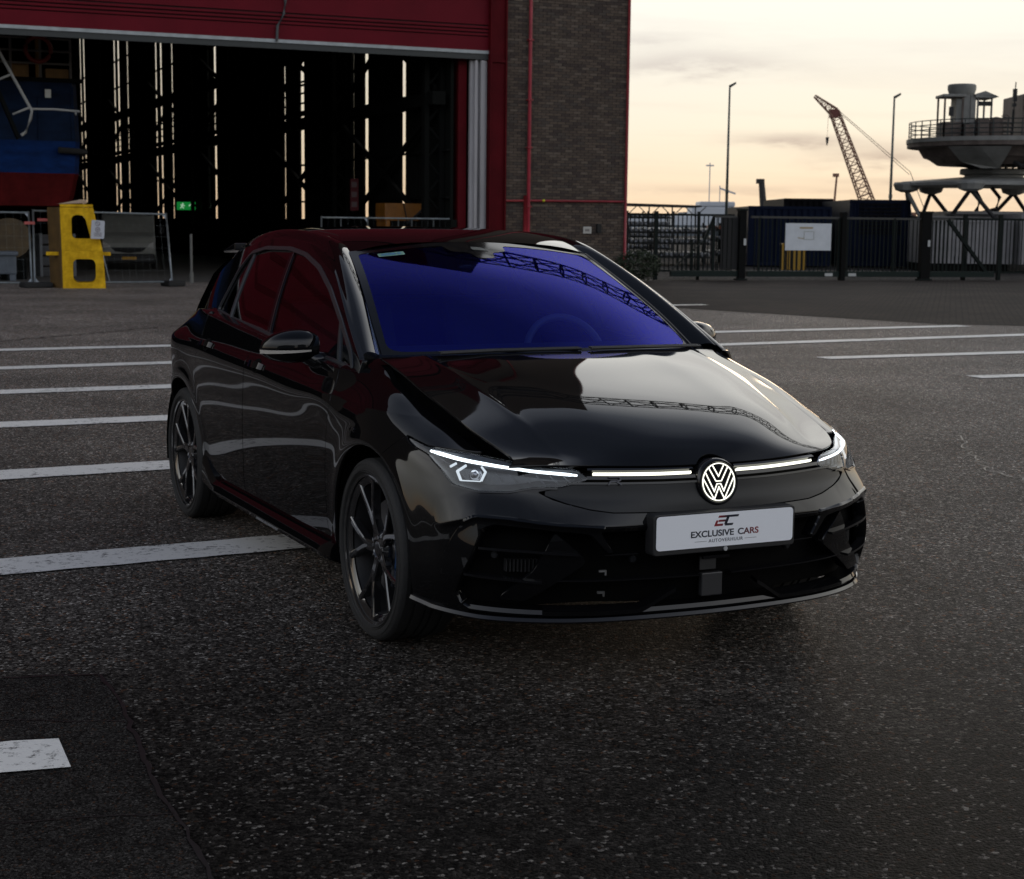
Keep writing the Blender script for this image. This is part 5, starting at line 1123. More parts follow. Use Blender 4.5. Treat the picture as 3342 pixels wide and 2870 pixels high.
# dark upper grille between the lamps
def Afield_grid(S0, S1, ns, z0f, z1f, nz_, off, offf=None):
    P = np.zeros((ns, nz_, 3))
    for i, S_ in enumerate(np.linspace(S0, S1, ns)):
        for j, q in enumerate(np.linspace(0, 1, nz_)):
            z_ = z0f(abs(S_))*(1-q)+z1f(abs(S_))*q
            o_ = off if offf is None else offf(S_, z_)
            P[i, j] = onA(S_, z_, o_)[0]
    return P
gb = lambda S_: np.interp(S_, [0, .2, .377, .448, .527, .60], [.557, .558, .563, .573, .592, .616])
P = Afield_grid(-.60, .60, 121, gb, lambda s_: .648, 14, 0, lambda S_, z_: -.004+.0035*math.exp(-((z_-.585)/.03)**2))
V, F = gridmesh(P); lower_grille_panel = mesh_obj('lower_grille_panel', V, [f[::-1] for f in F], SATIN, car, True)
def rib(name, S0, S1, z, h, off, mat, n=60, zf=None, taper=False, thick=.012):
    """slim bar that follows the nose"""
    V = []; F = []
    for i, S_ in enumerate(np.linspace(S0, S1, n)):
        zz_ = zf(abs(S_)) if zf else z
        hh_ = h*(1 if not taper else max(.15, min(1, (1-abs(i/(n-1)))*3)))
        for dz, o_ in ((-hh_/2, off-thick), (-hh_/2, off), (hh_/2, off), (hh_/2, off-thick)):
            V.append(onA(S_ if abs(S_) > 1e-4 else 1e-4, zz_+dz, o_)[0])
    for i in range(n-1):
        for j in range(4): F.append([i*4+j, (i+1)*4+j, (i+1)*4+(j+1) % 4, i*4+(j+1) % 4])
    F += [[3, 2, 1, 0], [(n-1)*4+j for j in range(4)]]
    return mesh_obj(name, V, F, mat, car, False)
P = Afield_grid(-.50, .50, 91, lambda s_: .640, lambda s_: .704, 8, -.022)
V, F = gridmesh(P); mesh_obj('upper_grille_recess', V, [f[::-1] for f in F], VOID, car, True)
zbar = lambda S_: np.interp(S_, [0, .2, .45], [.678, .679, .6835])
for sg in (-1, 1):
    rib('light_bar', sg*.088, sg*.435, 0, .0066, -.004, BAR, zf=zbar)
    rib('grille_rib', sg*.078, sg*.455, 0, .006, -.003, PBLK, zf=lambda S_: zbar(S_)+.0135)
    rib('grille_rib', sg*.078, sg*.46, 0, .010, -.001, PBLK, zf=lambda S_: zbar(S_)-.014)
    rib('grille_rib', sg*.07, sg*.53, 0, .0065, .002, PBLK, zf=lambda S_: zbar(S_)-.031)
# R shaped badge on the grille, right-hand side of the car
def plane_on(S_, z_, off):
    P, n = onA(S_, z_, off); n = Vector(n); up = Vector((0, 0, 1)); x = up.cross(n).normalized(); y = n.cross(x)
    return Matrix(((x[0], y[0], n[0], P[0]), (x[1], y[1], n[1], P[1]), (x[2], y[2], n[2], P[2]), (0, 0, 0, 1)))
M = plane_on(-.365, .659, .004)
strokes('letter_badge', [[(-.020, .012), (.014, .012), (.020, .007), (.018, .001), (.010, -.002), (-.008, -.002), (-.014, -.002)], [(.004, -.002), (.022, -.014)], [(-.014, -.002), (-.022, -.014)]], .0050, .003, pm('badge_dark_chrome', (.05, .05, .055), rough=.25, metal=.8), car, M)
# round badge with lit outline letters
M = Matrix(((0, 0, 1, .866), (1, 0, 0, 0), (0, 1, 0, .642), (0, 0, 0, 1)))
tilt = Matrix.Rotation(rad(-7), 4, 'Y'); M = Matrix.Translation((.872, 0, .642)) @ tilt @ Matrix(((0, 0, 1, 0), (1, 0, 0, 0), (0, 1, 0, 0), (0, 0, 0, 1)))
mb = MB(); mb.lathe([(.0, .004), (.064, .003), (.067, .006), (.072, .006), (.076, .001), (.079, -.012), (.079, -.05)], 64)
mb.V = [tuple(M @ Vector(v)) for v in mb.V]; badge = mb.build('badge', PBLK, car, sharp=40)
R_ = .0605
circ = [(R_*math.cos(t), R_*math.sin(t)) for t in np.linspace(0, 2*math.pi, 73)]
def bw(p): return [(a*R_, b*R_) for a, b in p]
emblem = strokes('badge_lights', [circ, bw([(-.60, .78), (-.17, .045), (.17, .045), (.60, .78)]), bw([(-.36, .91), (0, .30), (.36, .91)]),
    bw([(-.955, .20), (-.32, -.93)]), bw([(.955, .20), (.32, -.93)]),
    bw([(-.81, .53), (-.30, -.50), (-.115, -.10), (.115, -.10), (.30, -.50), (.81, .53)]), bw([(-.32, -.93), (0, -.27), (.32, -.93)])], .0029, .002, BAR, badge, M @ Matrix.Translation((0, 0, .0045)))
# number plate
plr = (-.26, .26, .441, .551)
X0 = .927
mb = MB(); o = smoothpoly([(-.269, .424), (.269, .424), (.269, .557), (-.269, .557)], 4, rad=.012); mb.prism(o, 'x', .872, X0-.001); plate_holder = mb.build('plate_holder', MATTE, car, bevel=.003)
mb = MB(); o = smoothpoly([(-.26, .441), (.26, .441), (.26, .551), (-.26, .551)], 6, rad=.014); mb.prism(o, 'x', X0-.0005, X0+.0015)
plate = mb.build('number_plate', pm('plate_white', (.86, .88, .92), rough=.45, var=.04, vscale=600), car)
MP = Matrix(((0, 0, 1, X0+.0018), (1, 0, 0, 0), (0, 1, 0, .496), (0, 0, 0, 1)))
def gradmat(name, c0, c1, y0, y1):
    m = bpy.data.materials.new(name); m.use_nodes = True; t = m.node_tree; b = t.nodes['Principled BSDF']; b.inputs['Roughness'].default_value = .4
    tcn = t.nodes.new('ShaderNodeTexCoord'); s_ = t.nodes.new('ShaderNodeSeparateXYZ'); t.links.new(tcn.outputs['Object'], s_.inputs[0])
    r = t.nodes.new('ShaderNodeMapRange'); r.inputs[1].default_value = y0; r.inputs[2].default_value = y1; t.links.new(s_.outputs[1], r.inputs[0])
    x = t.nodes.new('ShaderNodeMixRGB'); x.inputs[1].default_value = (*c0, 1); x.inputs[2].default_value = (*c1, 1); t.links.new(r.outputs[0], x.inputs[0]); t.links.new(x.outputs[0], b.inputs['Base Color'])
    return m
NAVY = (.008, .010, .022); RED = (.24, .012, .018)
M_EC = gradmat('print_red_to_black', RED, NAVY, -.030, .004); M_CARS = gradmat('print_black_to_red', NAVY, RED, .055, .125); M_NV = pm('print_navy', NAVY, rough=.4)
M_GY = pm('print_grey', (.06, .065, .08), rough=.4)
def polyplate(name, polys, mat, dy, dz):
    mb = MB()
    for p in polys: mb.add([(X0+.0021, a+dy, b+dz) for a, b in p]+[(X0+.0012, a+dy, b+dz) for a, b in p], [list(range(len(p))), *[[i, i+len(p), (i+1) % len(p)+len(p), (i+1) % len(p)] for i in range(len(p))]])
    return mb.build(name, mat, plate)
h = .034; k = .42      # slanted strokes: x shift per height
def sl(x, y): return (x+y*k, y)
def band(x0, x1, y0, y1): return [sl(x0, y0), sl(x1, y0), sl(x1, y1), sl(x0, y1)]
E_ = [band(-.040, -.008, 0, .007), band(-.030, -.004, .0135, .0200), band(-.036, .002, .027, .034), band(-.040, -.032, .007, .0185)]
C_ = [band(.000, .030, 0, .007), band(.000, .040, .027, .034), band(-.004, .006, .004, .030)]
polyplate('plate_monogram', E_, M_EC, -.006, .5075); polyplate('plate_monogram', C_, M_NV, -.006, .5075)
textmesh('plate_text', 'EXCLUSIVE', .0285, M_NV, plate, MP @ Matrix.Translation((-.052, -.0205, 0)), sx=1.17, bold=.0006)
textmesh('plate_text', 'CARS', .0285, M_CARS, plate, MP @ Matrix.Translation((.085, -.0205, 0)), sx=1.17, bold=.0006)
textmesh('plate_text', 'AUTOVERHUUR', .0160, M_GY, plate, MP @ Matrix.Translation((0, -.0400, 0)), spacing=1.18)
polyplate('plate_rule', [[(-.118, -.0355), (-.072, -.0355), (-.072, -.0345), (-.118, -.0345)], [(.072, -.0355), (.118, -.0355), (.118, -.0345), (.072, -.0345)]], M_GY, 0, .496)
mb = MB(); mb.bar((X0-.004, 0, .432), (X0+.003, 0, .432), .008, n=6); mb.build('plate_screw', pm('screw_zinc', (.6, .62, .64), rough=.4, metal=.6), plate_holder)
# headlights
hl_l, hl_r = panel('headlight', [poly_in(HLP, .0015)], HLG, off=.0, depth=.004)
hr = smoothpoly([(1.232, .7515), (1.108, .729), (.872, .7225), (.668, .705), (.505, .694), (.458, .666), (.55, .643), (.637, .645), (.723, .626), (.82, .622), (.92, .636), (.982, .674), (1.07, .707), (1.19, .729)], 5, rad=.02)
HHOUS = pm('headlight_housing', (.055, .058, .062), rough=.35, metal=.5, var=.5, vscale=14)
for sgn, par in ((1, hl_l), (-1, hl_r)):
    V, F = _V, _F
    d = polysdf(np.stack([V[:, 6], V[:, 2]], 1), HLP)-.001; V, F = clipmesh(V, F, d)
    dd = polysdf(np.stack([V[:, 6], V[:, 2]], 1), HLP)
    dep = np.minimum(.055, .006+dd*1.8)
    P = V[:, :3]-V[:, 3:6]*dep[:, None]; P[:, 1] *= sgn
    mesh_obj('lamp_housing', P, F if sgn > 0 else [f[::-1] for f in F], HHOUS, par, True)
    # daylight strip
    ctl = np.array([(1.085, .7245), (1.0, .7175), (.935, .7115), (.85, .706), (.778, .7005), (.70, .694), (.644, .689), (.56, .684), (.492, .679)])
    ss = np.linspace(0, 1, 60); cc = spl(np.linspace(0, 1, len(ctl)), ctl, ss); V = []; F = []
    for i, (S_, z_) in enumerate(cc):
        hw = .0038 if 2 < i < 57 else .0025
        for dz, o_ in ((-hw, -.012), (-hw, -.004), (hw, -.004), (hw, -.012)): V.append(onA(sgn*S_, z_+dz, o_)[0])
    for i in range(59):
        for j in range(4): F.append([i*4+j, (i+1)*4+j, (i+1)*4+(j+1) % 4, i*4+(j+1) % 4])
    mesh_obj('daylight_strip', V, F, DRL, par)
    def sh(paths, wd, o_, mat, nm):
        mb = MB()
        for pth in paths:
            pts = [np.array(p, float) for p in pth]
            for a, b in zip(pts[:-1], pts[1:]):
                d = (b-a)/np.linalg.norm(b-a); n_ = np.array((-d[1], d[0]))*wd/2; q = [a-n_-d*wd*.2, b-n_+d*wd*.2, b+n_+d*wd*.2, a+n_-d*wd*.2]
                mb.add([onA(sgn*u_, v_, o_)[0] for u_, v_ in q]+[onA(sgn*u_, v_, o_-.006)[0] for u_, v_ in q], [[0, 1, 2, 3], [7, 6, 5, 4], [0, 4, 5, 1], [1, 5, 6, 2], [2, 6, 7, 3], [3, 7, 4, 0]])
        return mb.build(nm, mat, par)
    sh([[(.912, .698), (.938, .676), (.915, .650)], [(.846, .698), (.826, .682), (.834, .652)]], .007, -.018, HEX, 'hex_light')
    sh([[(.950, .699), (.967, .687)]], .006, -.012, HEX, 'hex_light')
    sh([[(.915, .648), (.838, .650)]], .003, -.02, HEX, 'hex_light')
    Pc, nc = onA(sgn*.872, .674, -.030); mb = MB(); mb.lathe([(0, .012), (.010, .010), (.018, .004), (.020, -.004), (.023, -.004), (.025, -.012)], 24)
    Mx = plane_on(sgn*.872, .674, -.030); mb.V = [tuple(Mx @ Vector(v)) for v in mb.V]; mb.build('projector_lens', CHR, par, smooth=True)
    for kx in range(6):
        S_ = .79-.05*kx; sh([[(S_, .680), (S_-.03, .655)]], .003, -.028, HHOUS, 'reflector_fin')
    rib('lamp_lower_lip', sgn*.56, sgn*.93, 0, .005, .004, PBLK, zf=lambda S_: np.interp(S_, [.55, .637, .723, .825, .93], [.636, .636, .618, .614, .628]))
# lower intake: recessed black wall, blades, fins and lip
P = Afield_grid(-.97, .97, 121, lambda s_: .19, lambda s_: .54, 20, 0, lambda S_, z_: -.055-.03*math.exp(-((abs(S_)-.45)/.3)**2)+.03*max(0, (abs(S_)-.8)/.17))
V, F = gridmesh(P); mesh_obj('intake_backing', V, [f[::-1] for f in F], VOID, car, True)
BLO = [(.40, .5165), (.566, .527), (.707, .541), (.817, .5435), (.857, .524), (.896, .466), (.935, .402), (.967, .33), (.982, .287), (.951, .237), (.872, .215),
       (.833, .236), (.872, .256), (.888, .287), (.872, .326), (.825, .417), (.794, .504), (.755, .5215), (.644, .515), (.49, .5025), (.448, .496), (.393, .434), (.376, .434), (.425, .503)]
blade = panel('intake_blade', [poly_in(smoothpoly(BLO, 3, rad=.012), 0)], PAINT, off=.006, depth=.045, ch=.006)
strip = rib('bumper_strip', -.42, .42, .5095, .013, .003, PAINT, n=80, thick=.03)
TRI = smoothpoly([(.562, .500), (.470, .420), (.462, .396), (.655, .272), (.735, .276), (.728, .292), (.628, .372), (.592, .435)], 3, rad=.012)
V0, F0 = _V, _F
d = polysdf(np.stack([V0[:, 6], V0[:, 2]], 1), TRI); V1, F1 = clipmesh(V0, F0, d)
t = np.clip((V1[:, 6]-.45)/.3, 0, 1); P = V1[:, :3]-V1[:, 3:6]*(.004+.012*(1-t))[:, None]; P2, F2 = flange(P, F1, V1[:, 3:6], .04, .004)
both('intake_vane', P2, F2, PAINT)
for sg in (1, -1):
    rib('intake_slat', sg*.485, sg*.80, 0, .008, .006, PBLK, zf=lambda S_: np.interp(S_, [.48, .64, .80], [.430, .440, .442]), thick=.035)
    rib('intake_slat', sg*.60, sg*.85, 0, .008, .006, PBLK, zf=lambda S_: np.interp(S_, [.6, .72, .85], [.339, .348, .353]), thick=.035)
    rib('intake_bar', sg*.40, sg*.29, .425, .004, -.010, PBLK, thick=.02, n=8)
    rib('intake_bar', sg*.062, sg*.60, 0, .0045, -.012, PBLK, zf=lambda S_: .335+.012*S_, thick=.03)
    for S_, z_ in ((.755, .422), (.30, .405)):
        Mx = plane_on(sg*S_, z_, -.035 if S_ < .5 else -.03); mb = MB(); mb.lathe([(0, .012), (.009, .012), (.0095, .008), (.012, .008), (.013, -.01)], 20); mb.V = [tuple(Mx @ Vector(v)) for v in mb.V]; mb.build('parking_sensor', SATIN, car, sharp=40)
    # vertical cooling fins in the outer pocket
    mb = MB()
    for i in range(9):
        S_ = .62+.013*i
        a = onA(sg*S_, .362, -.050)[0]; b = onA(sg*S_, .405, -.050)[0]; mb.bar(a, b, .003, .02)
    mb.build('brake_duct_fins', MATTE, car)
for sg in (-1,):
    for z_ in (.372, .298):
        Mx = plane_on(sg*.405, z_, -.02); mb = MB(); mb.box(-.012, .010, -.003, .003, 0, .008); mb.box(.007, .012, -.014, .003, 0, .008); mb.V = [tuple(Mx @ Vector(v)) for v in mb.V]; mb.build('tow_clip', pm('bare_steel', (.5, .5, .5), rough=.35, metal=.9), car)
mb = MB(); mb.box(.868, .874, -.062, -.0, .355, .398); mb.build('radar_bracket', MATTE, car)
mb = MB(); mb.box(.850, .884, -.055, .045, .392, .402); mb.build('radar_bracket', PBLK, car)
mb = MB(); mb.box(.84, .862, -.045, .035, .262, .340); mb.build('radar_sensor', pm('radar_grey', (.03, .03, .032), rough=.4), car, bevel=.004)
# splitter lip
def lipring(zc, off0, off1, h0, S1=1.10, name='splitter', mat=PBLK, n=160, zf=None, raise_=None):
    V = []; F = []; Ss = np.linspace(-S1, S1, n)
    for S_ in Ss:
        z_ = zf(abs(S_)); hh = h0
        for dz, o_ in ((0, off0), (0, off1-.004), (hh*.35, off1), (hh, off1-.006), (hh+.004, off0)):
            p, nn = onA(S_ if abs(S_) > 1e-4 else 1e-4, max(z_, .226), 0); nn = nn*[1, 1, 0]; nn /= np.linalg.norm(nn)
            V.append((*(p[:2]+nn[:2]*o_), z_+dz))
    m = 5
    for i in range(n-1):
        for j in range(m): F.append([i*m+j, (i+1)*m+j, (i+1)*m+(j+1) % m, i*m+(j+1) % m])
    F += [list(range(m))[::-1], [(n-1)*m+j for j in range(m)]]
    return mesh_obj(name, V, F, mat, car, True, 30)
lipring(0, -.10, .016, .016, zf=lambda S_: np.interp(S_, [0, .5, .8, 1.0, 1.1], [.203, .203, .204, .212, .226]))
lipring(0, -.06, .006, .020, S1=.93, name='front_lip', mat=PAINT, zf=lambda S_: np.interp(S_, [0, .3, .6, .93], [.222, .222, .224, .230]))
for sg in (1, -1):
    # raised fin rising towards the centre
    pts = [(.157, .304), (.20, .280), (.26, .244), (.31, .238), (.42, .238), (.60, .240)]; V = []; F = []
    cc = spl(np.linspace(0, 1, 6), np.array(pts), np.linspace(0, 1, 30))
    for S_, z_ in cc:
        for dz, o_ in ((-.006, -.03), (-.008, .010), (.004, .006), (.006, -.03)): V.append(onA(sg*S_, z_+dz, o_)[0])
    for i in range(29):
        for j in range(4): F.append([i*4+j, (i+1)*4+j, (i+1)*4+(j+1) % 4, i*4+(j+1) % 4])
    mesh_obj('lip_fin', V, F, PAINT, car, True, 40)
# ------------------------------------------------------- greenhouse
def strip_between(Ca, Cb, n, m, bulge=0.0):
    A_ = spl(np.linspace(0, 1, len(Ca)), Ca, np.linspace(0, 1, n)); B_ = spl(np.linspace(0, 1, len(Cb)), Cb, np.linspace(0, 1, n))
    P = np.zeros((n, m, 3))
    for j in range(m):
        t = j/(m-1); P[:, j] = A_*(1-t)+B_*t
        q_ = t**1.6; P[:, j] += np.array([0, .7, .7])*bulge*4*q_*(1-q_)
    return P
P = strip_between(RR, RE, 120, 18, .027)
V, F = gridmesh(P); both('roof_rail', V, F, PAINT)
# side frame with window opening
DLO = smoothpoly([(-.355, .925), (-.42, .984), (-.645, 1.097), (-.90, 1.206), (-1.145, 1.284), (-1.40, 1.332), (-1.65, 1.352), (-2.0, 1.349), (-2.22, 1.322), (-2.30, 1.25), (-2.375, 1.06), (-2.37, 1.034), (-1.40, .984)], 5, rad=.035)
gx = np.linspace(-.30, -3.05, 200); gz = np.linspace(.90, 1.40, 70)
G = np.zeros((200, 70, 3))
for i, x in enumerate(gx): G[i, :, 0] = x; G[i, :, 1] = yg(x, gz); G[i, :, 2] = gz
_rrz = lambda X: np.interp(-X, [-p[0] for p in RRX], [p[1] for p in RRX])
RRs = spl(np.linspace(0, 1, len(RR)), RR, np.linspace(0, 1, 200)); rrz = lambda X: np.interp(-X, -RRs[:, 0], RRs[:, 2], left=.96)
V, F = gridmesh(G); FG = [f[::-1] for f in F]
if np.cross(G[1, 0]-G[0, 0], G[0, 1]-G[0, 0])[1] > 0: FG = F
def sidecut(fields, off=0):
    V_, F_ = V, FG
    for fn in fields: V_, F_ = clipmesh(V_, F_, fn(V_[:, 0], V_[:, 2]))
    V_ = V_.copy(); V_[:, 1] += off; return V_, F_
zbelt = lambda X: np.where(X > -2.5, .905+.055*(-X), 1.0425-.10*(-X-2.5))
top = lambda X, Z: rrz(X)-Z+.003
V1, F1 = sidecut([top, lambda X, Z: Z-zbelt(X)+.03, lambda X, Z: -polysdf(np.stack([X, Z], 1), DLO)])
P2, F2 = flange(V1, F1, np.tile([0, 1., 0], (len(V1), 1)), .02); both('window_frame', P2, F2, PAINT)
# grey trim following the window outline
n_ = len(DLO); V2 = []; F2 = []
for i in range(n_):
    d = DLO[(i+1) % n_]-DLO[i-1]; d /= np.linalg.norm(d); nn = np.array((-d[1], d[0])); nn *= np.sign(polysdf([DLO[i]+nn*.01], DLO)[0])*1.0
    for w_, o_ in ((-.006, .001), (-.006, .006), (.010, .006), (.012, -.004)):
        q = DLO[i]+nn*w_; V2.append((q[0], float(yg(q[0], q[1]))+o_, q[1]))
for i in range(n_):
    j = (i+1) % n_
    for k2 in range(3): F2.append([i*4+k2, j*4+k2, j*4+k2+1, i*4+k2+1])
both('window_trim', V2, F2, TRIMG, True, 40)
# glass panes and pillars
divs = [(-.52, .99, -.66, 1.12), (-1.41, .96, -1.60, 1.36), (-2.09, 1.0, -2.19, 1.36)]
def xdiv(k3, Z): a = divs[k3]; return a[0]+(a[2]-a[0])*(Z-a[1])/(a[3]-a[1])
din = lambda X, Z: polysdf(np.stack([X, Z], 1), DLO)-.002
quar = lambda X, Z: xdiv(0, Z)-X
names = [('quarter_glass', lambda X, Z: X-xdiv0(Z)-.008), ]
xd0 = lambda Z: np.interp(Z, [.9, 1.12], [-.50, -.68])
V1, F1 = sidecut([din, lambda X, Z: X-xd0(Z)-.012], -.008); both('quarter_glass', V1, F1, SGL)
V1, F1 = sidecut([din, lambda X, Z: xd0(Z)-.004-X, lambda X, Z: X-xdiv(1, Z)-.012], -.008); both('front_door_glass', V1, F1, SGL)
V1, F1 = sidecut([din, lambda X, Z: xdiv(1, Z)-.035-X, lambda X, Z: X-xdiv(2, Z)-.012], -.008); both('rear_door_glass', V1, F1, RGL)
V1, F1 = sidecut([din, lambda X, Z: xdiv(2, Z)-.008-X], -.008); both('rear_quarter_glass', V1, F1, RGL)
V1, F1 = sidecut([din, lambda X, Z: xdiv(1, Z)+.014-X, lambda X, Z: X-xdiv(1, Z)+.037], -.002); P2, F2 = flange(V1, F1, np.tile([0, 1., 0], (len(V1), 1)), .02); both('middle_pillar', P2, F2, PBLK)
V1, F1 = sidecut([din, lambda X, Z: xdiv(1, Z)+.020-X, lambda X, Z: X-xdiv(1, Z)-.010], .002); both('pillar_trim', V1, F1, TRIMG)
V1, F1 = sidecut([din, lambda X, Z: xdiv(2, Z)+.014-X, lambda X, Z: X-xdiv(2, Z)+.010], .0); P2, F2 = flange(V1, F1, np.tile([0, 1., 0], (len(V1), 1)), .02); both('rear_window_divider', P2, F2, TRIMG)
V1, F1 = sidecut([din, lambda X, Z: xd0(Z)+.014-X, lambda X, Z: X-xd0(Z)+.006], .0); P2, F2 = flange(V1, F1, np.tile([0, 1., 0], (len(V1), 1)), .02); both('quarter_divider', P2, F2, TRIMG)
# belt shelf between door skin and glass
xs = np.linspace(-.30, -2.95, 80); V1 = []
for x in xs:
    z = float(zbelt(np.array(x))); pA = onA(float(np.interp(-x, -AP[:, 80, 0], GS)), z-.004, 0)[0]
    V1 += [(x, pA[1]-.001, z-.001), (x, float(yg(x, z+.004))-.006, z+.005)]
F1 = [[i*2, i*2+1, i*2+3, i*2+2][::-1] for i in range(len(xs)-1)]; both('belt_moulding', V1, F1, PBLK)
# roof
RTa = np.array(RT); un = np.linspace(0, 1, 90); rc = spl(np.linspace(0, 1, len(RTa)), RTa, un)
REs = spl(np.linspace(0, 1, 7), RE[3:], un); P = np.zeros((90, 61, 3))
for i in range(90):
    t = np.linspace(-1, 1, 61); zc = rc[i, 1]; ze = REs[i, 2]; xc = rc[i, 0]; xe = REs[i, 0]
    P[i, :, 0] = xc+(xe-xc)*np.abs(t)**2; P[i, :, 1] = t*REs[i, 1]; P[i, :, 2] = zc+(ze-zc)*(.35*t**2+.65*np.abs(t)**5)
V, F = gridmesh(P); roof = mesh_obj('roof', V, F if np.cross(P[1, 30]-P[0, 30], P[0, 31]-P[0, 30])[2] > 0 else [f[::-1] for f in F], PAINT, car, True)
# tailgate and rear end closing surfaces
P = np.zeros((24, 41, 3)); hr_ = np.array([(-3.12, 1.30), (-3.20, 1.22), (-3.30, 1.05), (-3.33, .96), (-3.37, .80), (-3.40, .6), (-3.41, .45)])
hh = spl(np.linspace(0, 1, 7), hr_, np.linspace(0, 1, 24)); wv = np.interp(hh[:, 1], [.45, .8, .96, 1.05, 1.22, 1.30], [.70, .70, .68, .66, .60, .53])
for i in range(24):
    t = np.linspace(-1, 1, 41); P[i, :, 0] = hh[i, 0]+.14*np.abs(t)**3; P[i, :, 1] = t*wv[i]; P[i, :, 2] = hh[i, 1]-.02*t**2
V, F = gridmesh(P); mesh_obj('tailgate', V, F, PAINT, car, True)
mb = MB(); mb.prism([(-3.02, 1.355), (-3.24, 1.315), (-3.24, 1.300), (-3.02, 1.315)], 'y', -.50, .50); mb.build('roof_spoiler', PBLK, car, bevel=.006)
P = strip_between(np.array([(-3.05, .672, .985), (-3.05, .648, 1.065), (-3.05, .620, 1.143)]), np.array([(-3.28, .56, .99), (-3.2, .52, 1.13), (-3.07, .432, 1.262)]), 12, 8, .006)
V, F = gridmesh(P); both('rear_pillar', V, F, PAINT)
P = strip_between(np.array([(-2.5, .752, 1.040), (-2.8, .715, 1.01), (-3.0, .66, .985), (-3.2, .56, .975)]), np.array([(-2.5, .70, 1.05), (-2.8, .66, 1.04), (-3.0, .60, 1.03), (-3.15, .5, 1.02)]), 12, 4, 0)
V, F = gridmesh(P); both('rear_shelf', V, F, PAINT)
# windscreen
P = Wsurf(np.linspace(0, 1, 40), np.linspace(-.69, .69, 61)); V, F = gridmesh(P)
Fw = F if np.cross(P[1, 30]-P[0, 30], P[0, 31]-P[0, 30])[2] > 0 else [f[::-1] for f in F]
windscreen = mesh_obj('windscreen', V, Fw, WGL, car, True)
# black printed border, laid on as a thin skin
uu, vv = np.meshgrid(np.linspace(0, 1, 120), np.linspace(-.69, .69, 200), indexing='ij')
WPg = Wsurf(np.linspace(0, 1, 120), np.linspace(-.69, .69, 200)); WNg = grid_normals(WPg); WNg *= np.sign(WNg[60, 100, 2])
CLEAR = smoothpoly([(-.664, .022), (.664, .022), (.648, .950), (.17, .955), (.15, .885), (.065, .865), (.05, .80), (-.045, .80), (-.055, .865), (-.15, .885), (-.17, .955), (-.648, .950)], 6, rad=[.07, .07, .03, .02, .02, .02, .02, .02, .02, .02, .02, .03])
def wskin(name, d, off, mat, parent=windscreen):
    V, F = gridmesh(WPg+WNg*off); V, F = clipmesh(V, Fw2(F), d); return mesh_obj(name, V, F, mat, parent, True)
Fw2 = lambda F: F if np.cross(WPg[1, 30]-WPg[0, 30], WPg[0, 31]-WPg[0, 30])[2] > 0 else [f[::-1] for f in F]
wskin('glass_border', -polysdf(np.stack([vv.ravel(), uu.ravel()], 1), CLEAR), .0015, pm('glass_border_black', (.003, .003, .004), rough=.06, spec=.3))
wskin('sensor_window', polysdf(np.stack([vv.ravel(), uu.ravel()], 1), [(-.03, .90), (.06, .885), (.03, .93), (-.02, .935)]), .003, pm('sensor_window_grey', (.05, .06, .055), rough=.2))
# pod behind the mirror and a toll sticker
def wpatch(name, poly, off, mat, parent=windscreen):
    P = Wsurf(np.linspace(0, 1, 90), np.linspace(-.69, .69, 140)); nrm = grid_normals(P); nrm *= np.sign(nrm[40, 60, 2]); P = P+nrm*off
    V, F = gridmesh(P); uu, vv = np.meshgrid(np.linspace(0, 1, 90), np.linspace(-.69, .69, 140), indexing='ij')
    d = polysdf(np.stack([vv.ravel(), uu.ravel()], 1), poly); V, F = clipmesh(V, F, d); return mesh_obj(name, V, F, mat, parent, True)
stk = wpatch('toll_sticker', [(-.545, .885), (-.545, .925), (-.40, .925), (-.40, .885)], .002, pm('sticker_paper', (.16, .30, .24), rough=.5, var=.3, vscale=40))
wpatch('sticker_print', [(-.53, .893), (-.53, .918), (-.445, .918), (-.445, .893)], .003, pm('sticker_blue', (.05, .16, .25), rough=.5, var=.8, vscale=60), parent=windscreen)
wpatch('sticker_print', [(-.429+.0135*math.cos(a), .905+.013*math.sin(a)) for a in np.linspace(0, 2*math.pi, 16)[:-1]], .003, pm('sticker_blue', (.05, .16, .25)), parent=windscreen)
mb = MB(); mb.box(-.1, .1, 0, .001, 0, .001)
# A-pillar finisher strip beside the glass
wl = Wsurf(np.linspace(0, 1, 40), [.69])[:, 0]; V1 = []; F1 = []
for i, p in enumerate(wl):
    V1 += [tuple(p+[0, -.004, -.004]), tuple(p+[0, .0, .006]), tuple(p+[0, .012, .002]), tuple(p+[0, .012, -.012])]
for i in range(39):
    for j in range(3): F1.append([i*4+j, (i+1)*4+j, (i+1)*4+j+1, i*4+j+1])
both('pillar_finisher', V1, F1, PBLK, True, 50)
# cowl and wipers
Hrow = Hsurf([0.0], np.linspace(-.74, .74, 61))[0]; Wrow = Wsurf([.02], np.linspace(-.69, .69, 61))[0]
P = np.stack([Hrow+[.03, 0, -.022], Hrow+[-.01, 0, -.026], Wrow+[-.03, 0, -.015]], 1); V, F = gridmesh(P); mesh_obj('cowl', V, F, MATTE, car, True)
for a, b, c in (((-.215, -.52, .990), (-.225, -.30, .994), (-.205, .06, .996)), ((-.20, .10, .996), (-.225, .35, .994), (-.28, .64, .988))):
    mb = MB(); mb.tube([a, b, c], .006, 6); mb.tube([(a[0]-.02, a[1], a[2]+.004), (b[0]-.02, b[1], b[2]+.004), (c[0]-.02, c[1], c[2]+.004)], .0035, 5); mb.build('wiper', MATTE, car)
